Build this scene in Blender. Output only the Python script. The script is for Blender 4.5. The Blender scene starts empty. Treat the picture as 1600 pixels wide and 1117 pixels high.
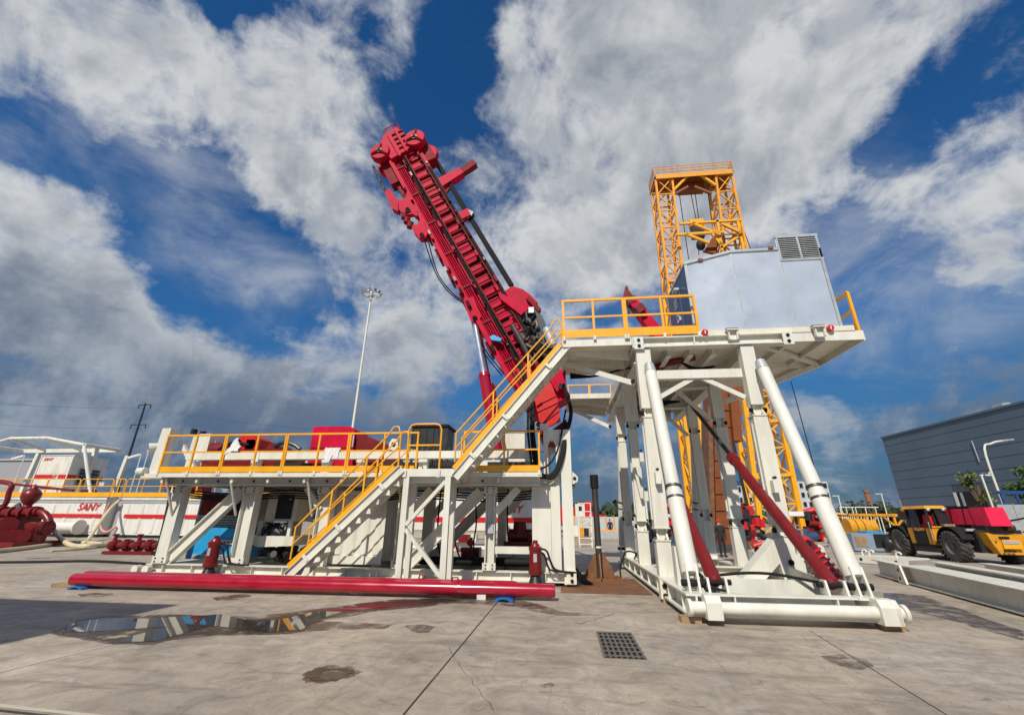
import bpy, bmesh, math, random
from math import sin, cos, tan, radians, pi, sqrt, atan, atan2
from mathutils import Vector, Matrix
random.seed(7)
SC = bpy.context.scene
COL = SC.collection

# ------------------------------------------------------------------ camera
# world frame: x runs along the rig, y away from the camera, z up, metres
F_PX, PITCH, ROLL, YAW, EYE = 668.0, atan(251/668.0), 0.009, radians(6.5), 1.7
_f = Vector((0, cos(PITCH), sin(PITCH))); _u0 = Vector((0, -sin(PITCH), cos(PITCH))); _r0 = Vector((1, 0, 0))
_r = _r0*cos(ROLL)+_u0*sin(ROLL); _u = -_r0*sin(ROLL)+_u0*cos(ROLL)
_RZ = Matrix.Rotation(YAW, 3, 'Z')
FWD, RGT, UPV = _RZ@_f, _RZ@_r, _RZ@_u
CAMP = Vector((0, 0, EYE))
cd = bpy.data.cameras.new('camera'); cam = bpy.data.objects.new('camera', cd); COL.objects.link(cam)
cd.sensor_fit = 'HORIZONTAL'; cd.sensor_width = 36; cd.lens = 36*F_PX/1600; cd.clip_start = 0.05; cd.clip_end = 6000
cam.matrix_world = Matrix.Translation(CAMP) @ Matrix((RGT, UPV, -FWD)).transposed().to_4x4()
SC.camera = cam

def ray(px, py): return FWD*F_PX + RGT*(px-800) - UPV*(py-558.5)
def V(px, py, v):            # point of the plane y = v seen at a pixel of the photograph
    d = ray(px, py); return CAMP + d*(v/d.y)
def U(px, py, u):
    d = ray(px, py); return CAMP + d*(u/d.x)
def G(px, py, z=0.0):
    d = ray(px, py); return CAMP + d*((z-EYE)/d.z)

# ------------------------------------------------------------------ light
SUN_EL, SUN_AZ = radians(44), radians(15)      # behind the camera, a little to its left
sdir = Vector((-sin(SUN_AZ)*cos(SUN_EL), -cos(SUN_AZ)*cos(SUN_EL), sin(SUN_EL)))
sl = bpy.data.lights.new('sun', 'SUN'); sl.energy = 4.9; sl.angle = radians(0.5); sl.color = (1.0, 0.92, 0.79)
so = bpy.data.objects.new('sun', sl); COL.objects.link(so); so.rotation_euler = sdir.to_track_quat('Z', 'Y').to_euler(); so.location = (0, -20, 40)
SC.view_settings.view_transform = 'Standard'; SC.view_settings.look = 'None'
SC.view_settings.exposure = -0.12; SC.view_settings.gamma = 1.0; SC.view_settings.use_curve_mapping = False

W = bpy.data.worlds.new('World'); SC.world = W; W.use_nodes = True
def build_world():
    nt = W.node_tree; N = nt.nodes; L = nt.links
    for n in list(N): N.remove(n)
    def nd(t, **k):
        n = N.new(t)
        for a, b in k.items(): setattr(n, a, b)
        return n
    def mth(op, a, b=None, c=None, clamp=False):
        n = nd('ShaderNodeMath', operation=op, use_clamp=clamp)
        for i, x in enumerate((a, b, c)):
            if x is None: continue
            if isinstance(x, (int, float)): n.inputs[i].default_value = x
            else: L.new(x, n.inputs[i])
        return n.outputs[0]
    def sstep(x, lo, hi, a=0., b=1.):
        n = nd('ShaderNodeMapRange', interpolation_type='SMOOTHSTEP'); L.new(x, n.inputs[0])
        for i, q in zip((1, 2, 3, 4), (lo, hi, a, b)): n.inputs[i].default_value = q
        return n.outputs[0]
    def mix(f, a, b):
        n = nd('ShaderNodeMix', data_type='RGBA')
        if isinstance(f, (int, float)): n.inputs[0].default_value = f
        else: L.new(f, n.inputs[0])
        for i, x in ((6, a), (7, b)):
            if isinstance(x, tuple): n.inputs[i].default_value = (*x, 1)
            else: L.new(x, n.inputs[i])
        return n.outputs[2]
    out = nd('ShaderNodeOutputWorld'); bg = nd('ShaderNodeBackground'); bg.inputs[1].default_value = 0.085
    L.new(bg.outputs[0], out.inputs[0])
    sky = nd('ShaderNodeTexSky', sky_type='NISHITA'); sky.sun_disc = False; sky.sun_elevation = SUN_EL
    sky.sun_rotation = pi+SUN_AZ; sky.altitude = 200; sky.air_density = 1.0; sky.dust_density = 0.3; sky.ozone_density = 2.5
    tc = nd('ShaderNodeTexCoord')
    nrm = nd('ShaderNodeVectorMath', operation='NORMALIZE'); L.new(tc.outputs['Generated'], nrm.inputs[0])
    D = nrm.outputs[0]
    sp = nd('ShaderNodeSeparateXYZ'); L.new(D, sp.inputs[0])
    zc = mth('MAXIMUM', sp.outputs[2], 0.0)
    den = mth('ADD', zc, 0.16)
    cb = nd('ShaderNodeCombineXYZ')
    L.new(mth('DIVIDE', sp.outputs[0], den), cb.inputs[0]); L.new(mth('DIVIDE', sp.outputs[1], den), cb.inputs[1])
    P = cb.outputs[0]
    def noise(vec, scale, det=8, rough=.55, dist=0., off=(0, 0, 0)):
        mp = nd('ShaderNodeMapping'); L.new(vec, mp.inputs[0]); mp.inputs[1].default_value = off
        n = nd('ShaderNodeTexNoise'); L.new(mp.outputs[0], n.inputs[0]); n.inputs['Scale'].default_value = scale
        n.inputs['Detail'].default_value = det; n.inputs['Roughness'].default_value = rough; n.inputs['Distortion'].default_value = dist
        return n.outputs[0]
    n1 = noise(P, 1.7, 12, .62, .25, (3.1, 1.7, .4))
    n2 = noise(D, 7.5, 10, .62, .35, (8, 2, 0)); n3 = noise(D, 3.4, 8, .58, .4, (2, 9, 4))
    nb = noise(D, 2.6, 5, .55, .3, (1, 5, 2))
    # the cloud banks and the clear gaps this sky has, each in its own direction
    banks = [(300, 700, 330, .10), (1250, 60, 200, .16), (1010, 300, 200, .12),   # px, py, radius in pixels, weight (+ cloud, - clear)
        (130, 90, 330, .34), (480, 150, 170, .30), (560, 290, 150, .30), (260, 40, 120, .20), (420, 235, 120, .22),
        (1000, 90, 330, .34), (1180, 240, 260, .34), (880, 230, 190, .28), (820, 40, 90, .16), (1380, 60, 120, .12), (1540, 330, 170, .30), (1520, 210, 110, .2),
        (80, 390, 170, .30), (60, 540, 200, .26), (330, 545, 230, .34), (600, 560, 200, .30), (850, 440, 190, .30), (980, 390, 100, .18),
        (1510, 590, 110, .22), (1490, 520, 80, .16), (1290, 660, 130, .16), (1330, 270, 70, .14),
        (170, 265, 170, -.36), (330, 395, 170, -.40), (480, 430, 140, -.34), (620, 420, 70, -.12), (410, 20, 70, -.38), (735, 95, 100, -.40), (690, 160, 80, -.36), (590, 60, 40, -.2),
        (1440, 190, 90, -.24), (1560, 80, 90, -.18), (1270, 320, 70, -.26), (1480, 120, 60, .10), (1560, 250, 90, .14), (1400, 430, 150, -.30), (1330, 560, 130, -.26), (930, 340, 60, -.2), (30, 220, 60, -.25), (450, 490, 50, -.1),
        (1090, 330, 60, .1), (840, 120, 70, .2)]
    bias = None
    def wnoise(scale, amp, det):
        n = nd('ShaderNodeTexNoise'); L.new(D, n.inputs[0]); n.inputs['Scale'].default_value = scale; n.inputs['Detail'].default_value = det; n.inputs['Roughness'].default_value = .6
        a = nd('ShaderNodeVectorMath', operation='SUBTRACT'); L.new(n.outputs['Color'], a.inputs[0]); a.inputs[1].default_value = (.5, .5, .5)
        b = nd('ShaderNodeVectorMath', operation='SCALE'); L.new(a.outputs[0], b.inputs[0]); b.inputs['Scale'].default_value = amp; return b.outputs[0]
    w1 = nd('ShaderNodeVectorMath', operation='ADD'); L.new(D, w1.inputs[0]); L.new(wnoise(3.5, .34, 6), w1.inputs[1]); DW = w1.outputs[0]
    for (px, py, r, w) in banks:
        c = ray(px, py).normalized(); c2 = ray(px+r*.7, py+r*.7).normalized(); rad = (c-c2).length
        v = nd('ShaderNodeVectorMath', operation='DISTANCE'); L.new(DW, v.inputs[0]); v.inputs[1].default_value = c
        s = sstep(v.outputs['Value'], 0.0, rad*1.15, w, 0.0)
        bias = s if bias is None else mth('ADD', bias, s)
    bias = mth('MAXIMUM', mth('MINIMUM', bias, .36), -.42)
    nmix = mth('ADD', mth('MULTIPLY', n1, .55), mth('MULTIPLY', n2, .45))
    nmix = mth('ADD', mth('MULTIPLY', mth('SUBTRACT', nmix, .5), 2.05), .5)
    dens = mth('ADD', nmix, mth('MULTIPLY', bias, .85))
    low = sstep(zc, .02, .30, 1.0, 0.0)               # thick storm band low down
    dens = mth('ADD', dens, mth('MULTIPLY', low, .12))
    cover = sstep(dens, .40, .78)
    core = sstep(dens, .55, 1.0)
    shade = mth('ADD', mth('MULTIPLY', n3, .8), mth('MULTIPLY', n2, .35))
    shade = sstep(shade, .40, .76)
    core2 = mth('MULTIPLY', core, mth('ADD', mth('MULTIPLY', shade, .50), .40), clamp=True)
    # light from the sun side: where the cloud thins out towards the top it is bright, undersides are grey
    up = nd('ShaderNodeVectorMath', operation='ADD'); L.new(D, up.inputs[0]); up.inputs[1].default_value = (-.015, -.02, .055)
    m2 = noise(up.outputs[0], 7.5, 5, .62, .35, (8, 2, 0)); m3 = noise(up.outputs[0], 3.4, 5, .58, .4, (2, 9, 4))
    gr = mth('ADD', mth('MULTIPLY', mth('SUBTRACT', n2, m2), .5), mth('MULTIPLY', mth('SUBTRACT', n3, m3), 1.0))
    lit = sstep(gr, -.13, .13, .26, -.26)
    core2 = mth('ADD', core2, mth('MULTIPLY', lit, 1.15), clamp=True)
    cloud = mix(core2, (8.3, 8.5, 8.6), (2.9, 3.4, 4.1))
    lowc = mix(mth('ADD', sstep(mth('ADD', mth('MULTIPLY', n3, .75), mth('MULTIPLY', n2, .25)), .40, .68), mth('MULTIPLY', lit, -.9), clamp=True), (.85, 1.5, 2.7), (3.9, 4.6, 5.5))
    cloud = mix(mth('MULTIPLY', sstep(zc, .12, .50, 1.0, 0.0), .92), cloud, lowc)
    veil = noise(P, .9, 9, .62, 1.6, (5, 7, 1))
    veil = mth('MULTIPLY', sstep(veil, .42, .74), mth('MULTIPLY', sstep(n3, .35, .62), .55))
    cover = mth('MAXIMUM', cover, veil)
    hs = nd('ShaderNodeHueSaturation'); hs.inputs['Saturation'].default_value = 1.25; hs.inputs['Value'].default_value = 1.28
    L.new(sky.outputs[0], hs.inputs['Color'])
    tint = nd('ShaderNodeMix', data_type='RGBA', blend_type='MULTIPLY'); tint.inputs[0].default_value = 1
    L.new(hs.outputs[0], tint.inputs[6]); tint.inputs[7].default_value = (.44, .78, .95, 1)
    skyc = mix(sstep(zc, .02, .42, .85, 0.0), tint.outputs[2], (.38, .85, 1.8))
    L.new(mix(mth('MULTIPLY', cover, .97), skyc, cloud), bg.inputs[0])
build_world()

# ------------------------------------------------------------------ materials
MATS = {}
def mat(name, col, rough=.45, rust=0, metal=0., var=.12, vscale=3., dirt=0., dirtcol=(.16, .10, .06), dscale=1.4, bump=0., bscale=40., coat=0., alpha=1., spec=.5, streak=False):
    m = bpy.data.materials.new(name); m.use_nodes = True
    nt = m.node_tree; N = nt.nodes; L = nt.links; b = N['Principled BSDF']
    geo = N.new('ShaderNodeNewGeometry')
    mp = N.new('ShaderNodeMapping'); L.new(geo.outputs['Position'], mp.inputs[0])
    if streak: mp.inputs[3].default_value = (1, 1, .18)
    n = N.new('ShaderNodeTexNoise'); L.new(mp.outputs[0], n.inputs[0]); n.inputs['Scale'].default_value = vscale; n.inputs['Detail'].default_value = 6
    mr = N.new('ShaderNodeMapRange'); L.new(n.outputs[0], mr.inputs[0]); mr.inputs[1].default_value = .3; mr.inputs[2].default_value = .7
    mr.inputs[3].default_value = 1-var; mr.inputs[4].default_value = 1+var*.5
    mx = N.new('ShaderNodeMix'); mx.data_type = 'RGBA'; mx.blend_type = 'MULTIPLY'; mx.inputs[0].default_value = 1
    mx.inputs[6].default_value = (*col, 1); L.new(mr.outputs[0], mx.inputs[7])
    c = mx.outputs[2]
    if dirt > 0:
        n2 = N.new('ShaderNodeTexNoise'); L.new(mp.outputs[0], n2.inputs[0]); n2.inputs['Scale'].default_value = dscale; n2.inputs['Detail'].default_value = 9; n2.inputs['Roughness'].default_value = .68
        r2 = N.new('ShaderNodeMapRange'); L.new(n2.outputs[0], r2.inputs[0]); r2.inputs[1].default_value = .5; r2.inputs[2].default_value = .78; r2.inputs[4].default_value = dirt
        m2 = N.new('ShaderNodeMix'); m2.data_type = 'RGBA'; L.new(r2.outputs[0], m2.inputs[0]); L.new(c, m2.inputs[6]); m2.inputs[7].default_value = (*dirtcol, 1)
        c = m2.outputs[2]
    if rust:
        m3 = N.new('ShaderNodeMapping'); L.new(geo.outputs['Position'], m3.inputs[0]); m3.inputs[3].default_value = (1, 1, .16)
        n4 = N.new('ShaderNodeTexNoise'); L.new(m3.outputs[0], n4.inputs[0]); n4.inputs['Scale'].default_value = 6.5; n4.inputs['Detail'].default_value = 7; n4.inputs['Roughness'].default_value = .7
        r4 = N.new('ShaderNodeMapRange'); L.new(n4.outputs[0], r4.inputs[0]); r4.inputs[1].default_value = .615; r4.inputs[2].default_value = .74; r4.inputs[4].default_value = rust
        m4 = N.new('ShaderNodeMix'); m4.data_type = 'RGBA'; L.new(r4.outputs[0], m4.inputs[0]); L.new(c, m4.inputs[6]); m4.inputs[7].default_value = (.26, .14, .07, 1); c = m4.outputs[2]
    L.new(c, b.inputs['Base Color'])
    rr = N.new('ShaderNodeMapRange'); L.new(n.outputs[0], rr.inputs[0]); rr.inputs[3].default_value = max(.02, rough-.1); rr.inputs[4].default_value = min(1, rough+.12)
    L.new(rr.outputs[0], b.inputs['Roughness'])
    b.inputs['Metallic'].default_value = metal; b.inputs['Coat Weight'].default_value = coat; b.inputs['Coat Roughness'].default_value = .08
    b.inputs['Specular IOR Level'].default_value = spec
    if bump > 0:
        n3 = N.new('ShaderNodeTexNoise'); L.new(geo.outputs['Position'], n3.inputs[0]); n3.inputs['Scale'].default_value = bscale; n3.inputs['Detail'].default_value = 4
        bp = N.new('ShaderNodeBump'); bp.inputs['Strength'].default_value = bump; bp.inputs['Distance'].default_value = .02
        L.new(n3.outputs[0], bp.inputs['Height']); L.new(bp.outputs[0], b.inputs['Normal'])
    MATS[name] = m; return m
white = mat('white_paint', (.70, .695, .615), .42, dirt=.42, dirtcol=(.36, .29, .20), dscale=2.6, var=.10, rust=.6, streak=True)
cream = mat('cream_paint', (.74, .70, .58), .42, dirt=.3, dirtcol=(.34, .26, .17), dscale=2.5)
tankw = mat('tank_white', (.70, .69, .64), .45, rust=.7, dirt=.35, dirtcol=(.4, .35, .28), dscale=.8, streak=True)
yellow = mat('yellow_paint', (.86, .40, .012), .4, rust=.5, dirt=.12, dscale=3)
towery = mat('tower_yellow', (.84, .40, .01), .45, dirt=.3, dirtcol=(.45, .16, .03), dscale=1.5)
towero = mat('tower_orange', (.80, .33, .014), .5, dirt=.3, dirtcol=(.3, .1, .03), dscale=1.5)
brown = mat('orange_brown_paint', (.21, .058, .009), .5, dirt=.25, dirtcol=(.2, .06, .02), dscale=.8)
mastred = mat('crimson_paint', (.56, .004, .040), .55, dirt=.42, dirtcol=(.14, .004, .012), dscale=2.4, var=.25, spec=.12)
pipered = mat('pipe_red', (.36, .003, .022), .22, coat=.5, dirt=.1, dirtcol=(.2, .01, .01))
darkred = mat('dark_red_paint', (.17, .008, .010), .35, dirt=.3, dirtcol=(.05, .01, .01), dscale=4)
red = mat('signal_red', (.58, .012, .012), .4, dirt=.1, dirtcol=(.2, .02, .02))
black = mat('black_rubber', (.014, .014, .015), .72, var=.3, spec=.22)
chockblue = mat('chock_blue', (.012, .13, .42), .45, dirt=.3)
blackp = mat('black_paint', (.02, .021, .024), .4, dirt=.2, dirtcol=(.06, .05, .045), dscale=4)
machred = mat('matte_dark_red', (.22, .008, .016), .65, dirt=.4, dirtcol=(.05, .004, .006), dscale=4, spec=.2)
matte = mat('matte_black', (.02, .02, .021), .8, spec=.15)
dark = mat('dark_opening', (.012, .012, .013), .8)
steel = mat('dark_steel', (.09, .08, .075), .45, metal=.6, dirt=.3, dirtcol=(.12, .06, .03), dscale=4)
chrome = mat('chrome', (.78, .80, .83), .28, metal=.8, var=.05)
galv = mat('galvanised_sheet', (.74, .775, .80), .30, metal=.6, dirt=.5, dirtcol=(.86, .89, .91), dscale=1.1, var=.10, vscale=1.2, bump=.05, bscale=1.2)
lightgrey = mat('light_grey_steel', (.5, .52, .53), .45, metal=.4)
navy = mat('navy_paint', (.025, .07, .17), .4)
blue = mat('sky_blue_paint', (.02, .32, .66), .4, dirt=.15, dirtcol=(.1, .3, .5))
bluegrey = mat('blue_grey_paint', (.24, .31, .40), .45, dirt=.2, dirtcol=(.15, .17, .2))
rust = mat('rusty_steel', (.20, .085, .035), .6, dirt=.7, dirtcol=(.06, .032, .022), dscale=1.6, var=.4, bump=.15, bscale=15)
wood = mat('timber', (.34, .22, .12), .7, var=.25, dirt=.3)
glass = mat('dark_glass', (.02, .025, .03), .08, spec=.8)
cladding = mat('slate_cladding', (.105, .15, .205), .5, var=.1, vscale=.3)
cladline = mat('cladding_joint', (.07, .095, .125), .6)
hosecol = mat('pale_hose', (.62, .54, .34), .5, dirt=.25, dirtcol=(.3, .22, .12))
cloth = mat('white_cloth', (.75, .75, .74), .85)
tyre = mat('tyre_rubber', (.055, .05, .045), .85, dirt=.5, dirtcol=(.20, .17, .14), dscale=3)
hubm = mat('wheel_hub', (.10, .10, .10), .5, dirt=.4, dirtcol=(.25, .22, .18))
greybuild = mat('grey_wall', (.30, .30, .33), .7)
paleb = mat('pale_facade', (.50, .52, .54), .7)
teley = mat('vehicle_yellow', (.70, .31, .013), .45, dirt=.7, dirtcol=(.20, .12, .06), dscale=2.2)
grateiron = mat('grate_iron', (.17, .15, .13), .6, metal=.3, dirt=.6, dirtcol=(.08, .06, .05), dscale=6)
redtarp = mat('red_cover', (.72, .01, .06), .5, dirt=.15, dirtcol=(.4, .0, .03))
leaf = mat('leaf_green', (.06, .11, .025), .6, var=.5, vscale=1.2)
leafy = mat('leaf_yellow_green', (.13, .17, .03), .6, var=.5, vscale=1.2)
bark = mat('bark', (.12, .08, .05), .85)
farleaf = mat('far_foliage', (.035, .06, .025), .8, var=.5, vscale=.6)
skin = mat('skin', (.42, .25, .17), .6)
brick = mat('brick_red', (.26, .11, .07), .8)
whitel = mat('white_lettering', (.8, .8, .8), .5)
grass = mat('grass', (.07, .14, .02), .9, var=.4)

def ground_mat():
    m = bpy.data.materials.new('concrete'); m.use_nodes = True
    nt = m.node_tree; N = nt.nodes; L = nt.links; b = N['Principled BSDF']
    geo = N.new('ShaderNodeNewGeometry')
    def noise(scale, det, rough, sc=(1, 1, 1), rot=0, dist=0.):
        mp = N.new('ShaderNodeMapping'); L.new(geo.outputs['Position'], mp.inputs[0]); mp.inputs[3].default_value = sc; mp.inputs[2].default_value = (0, 0, rot)
        n = N.new('ShaderNodeTexNoise'); L.new(mp.outputs[0], n.inputs[0]); n.inputs['Scale'].default_value = scale; n.inputs['Detail'].default_value = det
        n.inputs['Roughness'].default_value = rough; n.inputs['Distortion'].default_value = dist
        return n.outputs[0]
    def mr(x, a, b_, c, d):
        n = N.new('ShaderNodeMapRange'); L.new(x, n.inputs[0])
        for i, q in zip((1, 2, 3, 4), (a, b_, c, d)): n.inputs[i].default_value = q
        return n.outputs[0]
    def mul(a, b_):
        n = N.new('ShaderNodeMath'); n.operation = 'MULTIPLY'; L.new(a, n.inputs[0]); L.new(b_, n.inputs[1]); return n.outputs[0]
    f = mul(mr(noise(.32, 6, .6), .3, .7, .66, 1.12), mr(noise(2.2, 9, .68, (1, 1, 1), .3, 1.2), .32, .68, .66, 1.16))
    f = mul(f, mr(noise(26, 5, .7), .3, .7, .88, 1.08))
    f = mul(f, mr(noise(1.1, 7, .65, (.35, 2.6, 1), .25, .8), .52, .72, 1.0, .66))      # tyre scuffs
    f = mul(f, mr(noise(1.3, 7, .65, (2.8, .5, 1), -.5, 2.0), .57, .72, 1.0, .74))
    col = N.new('ShaderNodeMix'); col.data_type = 'RGBA'; L.new(mr(noise(.5, 5, .6), .4, .65, 0, 1), col.inputs[0])
    col.inputs[6].default_value = (.425, .37, .31, 1); col.inputs[7].default_value = (.46, .39, .305, 1)
    st = N.new('ShaderNodeMix'); st.data_type = 'RGBA'; L.new(mr(noise(.9, 8, .7), .60, .74, 0, .6), st.inputs[0]); L.new(col.outputs[2], st.inputs[6]); st.inputs[7].default_value = (.20, .14, .09, 1)
    mx = N.new('ShaderNodeMix'); mx.data_type = 'RGBA'; mx.blend_type = 'MULTIPLY'; mx.inputs[0].default_value = 1
    L.new(st.outputs[2], mx.inputs[6]); L.new(f, mx.inputs[7]); L.new(mx.outputs[2], b.inputs['Base Color'])
    L.new(mr(noise(.7, 5, .6), .3, .7, .55, .85), b.inputs['Roughness']); b.inputs['Specular IOR Level'].default_value = .35
    bp = N.new('ShaderNodeBump'); bp.inputs['Strength'].default_value = .25; bp.inputs['Distance'].default_value = .01
    L.new(noise(18, 8, .7), bp.inputs['Height']); L.new(bp.outputs[0], b.inputs['Normal'])
    MATS['concrete'] = m; return m
concrete = ground_mat()
damp = mat('damp_concrete', (.085, .06, .042), .3, var=.45, vscale=2.2)
def ragged(m, sc, lo, hi, top=1.):
    nt = m.node_tree; N = nt.nodes; L = nt.links; b = N['Principled BSDF']; out = N['Material Output']
    g = N.new('ShaderNodeNewGeometry'); n = N.new('ShaderNodeTexNoise'); n.inputs['Scale'].default_value = sc; n.inputs['Detail'].default_value = 9; n.inputs['Roughness'].default_value = .72; L.new(g.outputs['Position'], n.inputs[0])
    r = N.new('ShaderNodeMapRange'); r.inputs[1].default_value = lo; r.inputs[2].default_value = hi; r.inputs[4].default_value = top; L.new(n.outputs[0], r.inputs[0])
    t = N.new('ShaderNodeBsdfTransparent'); mx = N.new('ShaderNodeMixShader'); L.new(r.outputs[0], mx.inputs[0]); L.new(t.outputs[0], mx.inputs[1]); L.new(b.outputs[0], mx.inputs[2]); L.new(mx.outputs[0], out.inputs[0])
ragged(damp, 2.6, .38, .60, .85)
scuff = mat('tyre_scuff', (.13, .12, .115), .8, var=.3); ragged(scuff, 5.0, .45, .70, .34)
watm = mat('puddle_water', (.055, .048, .042), .03, var=.1, spec=.55); 
jointm = mat('joint_filler', (.05, .045, .04), .8)
linem = mat('worn_line_paint', (.52, .47, .38), .7, dirt=.7, dirtcol=(.32, .29, .25), dscale=3)
for _n in watm.node_tree.nodes:
    if _n.type == 'MAP_RANGE' and _n.outputs[0].links and _n.outputs[0].links[0].to_socket.name == 'Roughness':
        _n.inputs[3].default_value = .01; _n.inputs[4].default_value = .03

# ------------------------------------------------------------------ mesh builder
class MB:
    def __init__(s): s.v = []; s.f = []
    def add(s, vs, fs):
        o = len(s.v); s.v += [tuple(p) for p in vs]; s.f += [tuple(i+o for i in f) for f in fs]; return s
    def box(s, x0, x1, y0, y1, z0, z1):
        return s.hexa([(x0, y0, z0), (x1, y0, z0), (x1, y1, z0), (x0, y1, z0), (x0, y0, z1), (x1, y0, z1), (x1, y1, z1), (x0, y1, z1)])
    def hexa(s, p): return s.add(p, [(0, 3, 2, 1), (4, 5, 6, 7), (0, 1, 5, 4), (1, 2, 6, 5), (2, 3, 7, 6), (3, 0, 4, 7)])
    @staticmethod
    def frame(d, up=(0, 0, 1)):
        d = Vector(d).normalized(); up = Vector(up)
        if abs(d.dot(up)) > .98: up = Vector((0, 1, 0)) if abs(d.y) < .9 else Vector((1, 0, 0))
        a = d.cross(up).normalized(); return d, a, a.cross(d).normalized()
    def bar(s, p, q, w, h=None, up=(0, 0, 1), w2=None, h2=None):
        h = w if h is None else h; w2 = w if w2 is None else w2; h2 = h if h2 is None else h2
        p, q = Vector(p), Vector(q); d, a, b = s.frame(q-p, up); r = []
        for c, ww, hh in ((p, w, h), (q, w2, h2)):
            r += [c-a*ww/2-b*hh/2, c+a*ww/2-b*hh/2, c+a*ww/2+b*hh/2, c-a*ww/2+b*hh/2]
        return s.add(r, [(0, 1, 2, 3)[::-1], (4, 5, 6, 7), (0, 1, 5, 4), (1, 2, 6, 5), (2, 3, 7, 6), (3, 0, 4, 7)])
    def ibeam(s, p, q, h, w, t=.03, up=(0, 0, 1)):
        p, q = Vector(p), Vector(q); d, a, b = s.frame(q-p, up)
        s.bar(p, q, t, h-2*t, up); s.bar(p+b*(h/2-t/2), q+b*(h/2-t/2), w, t, up); s.bar(p-b*(h/2-t/2), q-b*(h/2-t/2), w, t, up); return s
    def tube(s, p, q, r, r2=None, n=12, caps=True):
        r2 = r if r2 is None else r2; p, q = Vector(p), Vector(q); d, a, b = s.frame(q-p); vs = []
        for c, rr in ((p, r), (q, r2)):
            vs += [c+(a*cos(2*pi*i/n)+b*sin(2*pi*i/n))*rr for i in range(n)]
        fs = [(i, (i+1) % n, n+(i+1) % n, n+i) for i in range(n)]
        if caps: fs += [tuple(range(n))[::-1], tuple(range(n, 2*n))]
        return s.add(vs, fs)
    def path(s, pts, r, n=6, smooth=0):
        pts = [Vector(p) for p in pts]
        if smooth:
            o = []; m = len(pts)
            for i in range(m-1):
                p0, p1, p2, p3 = pts[max(0, i-1)], pts[i], pts[i+1], pts[min(m-1, i+2)]
                for k in range(smooth):
                    t = k/smooth
                    o.append(.5*((2*p1)+(-p0+p2)*t+(2*p0-5*p1+4*p2-p3)*t*t+(-p0+3*p1-3*p2+p3)*t**3))
            pts = o+[pts[-1]]
        vs = []; prev = None
        for i, c in enumerate(pts):
            d = (pts[min(i+1, len(pts)-1)]-pts[max(i-1, 0)])
            if d.length < 1e-6: d = Vector((0, 0, 1))
            d.normalize()
            if prev is None: _, a, b = s.frame(d)
            else:
                a = prev-d*prev.dot(d); a = a.normalized() if a.length > 1e-5 else s.frame(d)[1]; b = a.cross(d)
            prev = a
            vs += [c+(a*cos(2*pi*k/n)+b*sin(2*pi*k/n))*r for k in range(n)]
        m = len(pts); fs = [(i*n+k, i*n+(k+1) % n, (i+1)*n+(k+1) % n, (i+1)*n+k) for i in range(m-1) for k in range(n)]
        fs += [tuple(range(n))[::-1], tuple(range((m-1)*n, m*n))]
        return s.add(vs, fs)
    def prism(s, poly, vec):
        n = len(poly); vec = Vector(vec); a = [Vector(p) for p in poly]
        nrm = Vector((0, 0, 0))
        for i in range(n): nrm += a[i].cross(a[(i+1) % n])
        if nrm.dot(vec) > 0: a = a[::-1]
        fs = [tuple(range(n)), tuple(range(n, 2*n))[::-1]]+[((i+1) % n, i, n+i, n+(i+1) % n) for i in range(n)]
        return s.add(a+[p+vec for p in a], fs)
    def lathe(s, o, axis, prof, n=20):
        o = Vector(o); d, a, b = s.frame(axis); vs = []
        for (t, r) in prof: vs += [o+d*t+(a*cos(2*pi*i/n)+b*sin(2*pi*i/n))*r for i in range(n)]
        m = len(prof); fs = [(j*n+i, j*n+(i+1) % n, (j+1)*n+(i+1) % n, (j+1)*n+i) for j in range(m-1) for i in range(n)]
        fs += [tuple(range(n))[::-1], tuple(range((m-1)*n, m*n))]
        return s.add(vs, fs)
    def ball(s, c, r, n=12, sz=1.):
        prof = [(-r*sz*cos(pi*j/8), max(.001, r*sin(pi*j/8))) for j in range(9)]
        return s.lathe(c, (0, 0, 1), prof, n)
    def build(s, name, m, parent=None, label=None, cat=None, group=None, kind=None, sharp=35):
        me = bpy.data.meshes.new(name); off = Vector((0, 0, 0))
        if parent is not None:
            off = Vector(parent.get('_org', (0, 0, 0)))
            vs = [(x-off.x, y-off.y, z-off.z) for x, y, z in s.v]
        else:
            xs = [p[0] for p in s.v]; ys = [p[1] for p in s.v]; zs = [p[2] for p in s.v]
            off = Vector(((min(xs)+max(xs))/2, (min(ys)+max(ys))/2, min(zs))); vs = [(x-off.x, y-off.y, z-off.z) for x, y, z in s.v]
        me.from_pydata(vs, [], s.f); me.materials.append(m)
        bm = bmesh.new(); bm.from_mesh(me); bmesh.ops.recalc_face_normals(bm, faces=bm.faces); bm.to_mesh(me); bm.free()
        me.polygons.foreach_set('use_smooth', [True]*len(me.polygons)); me.set_sharp_from_angle(angle=radians(sharp))
        o = bpy.data.objects.new(name, me); COL.objects.link(o)
        if parent is not None:
            o.parent = parent; o['_org'] = tuple(off)
        else:
            o.location = off; o['_org'] = tuple(off)
        tag(o, label, cat, group, kind); return o
def tag(o, label=None, cat=None, group=None, kind=None):
    if label: o['label'] = label
    if cat: o['category'] = cat
    if group: o['group'] = group
    if kind: o['kind'] = kind
def thing(name, loc, label, cat, group=None):
    o = bpy.data.objects.new(name, None); COL.objects.link(o); o.location = loc; o['_org'] = tuple(loc); o.empty_display_size = .2
    tag(o, label, cat, group); return o
def copy_tree(o, parent=None):
    c = o.copy(); COL.objects.link(c)
    if parent is not None: c.parent = parent
    for ch in list(o.children): copy_tree(ch, c)
    return c
def B(name, m, parent, *a, **k): return MB().bar(*a, **k).build(name, m, parent)
def BX(name, m, parent, *a, label=None): return MB().box(*a).build(name, m, parent, label)
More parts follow.
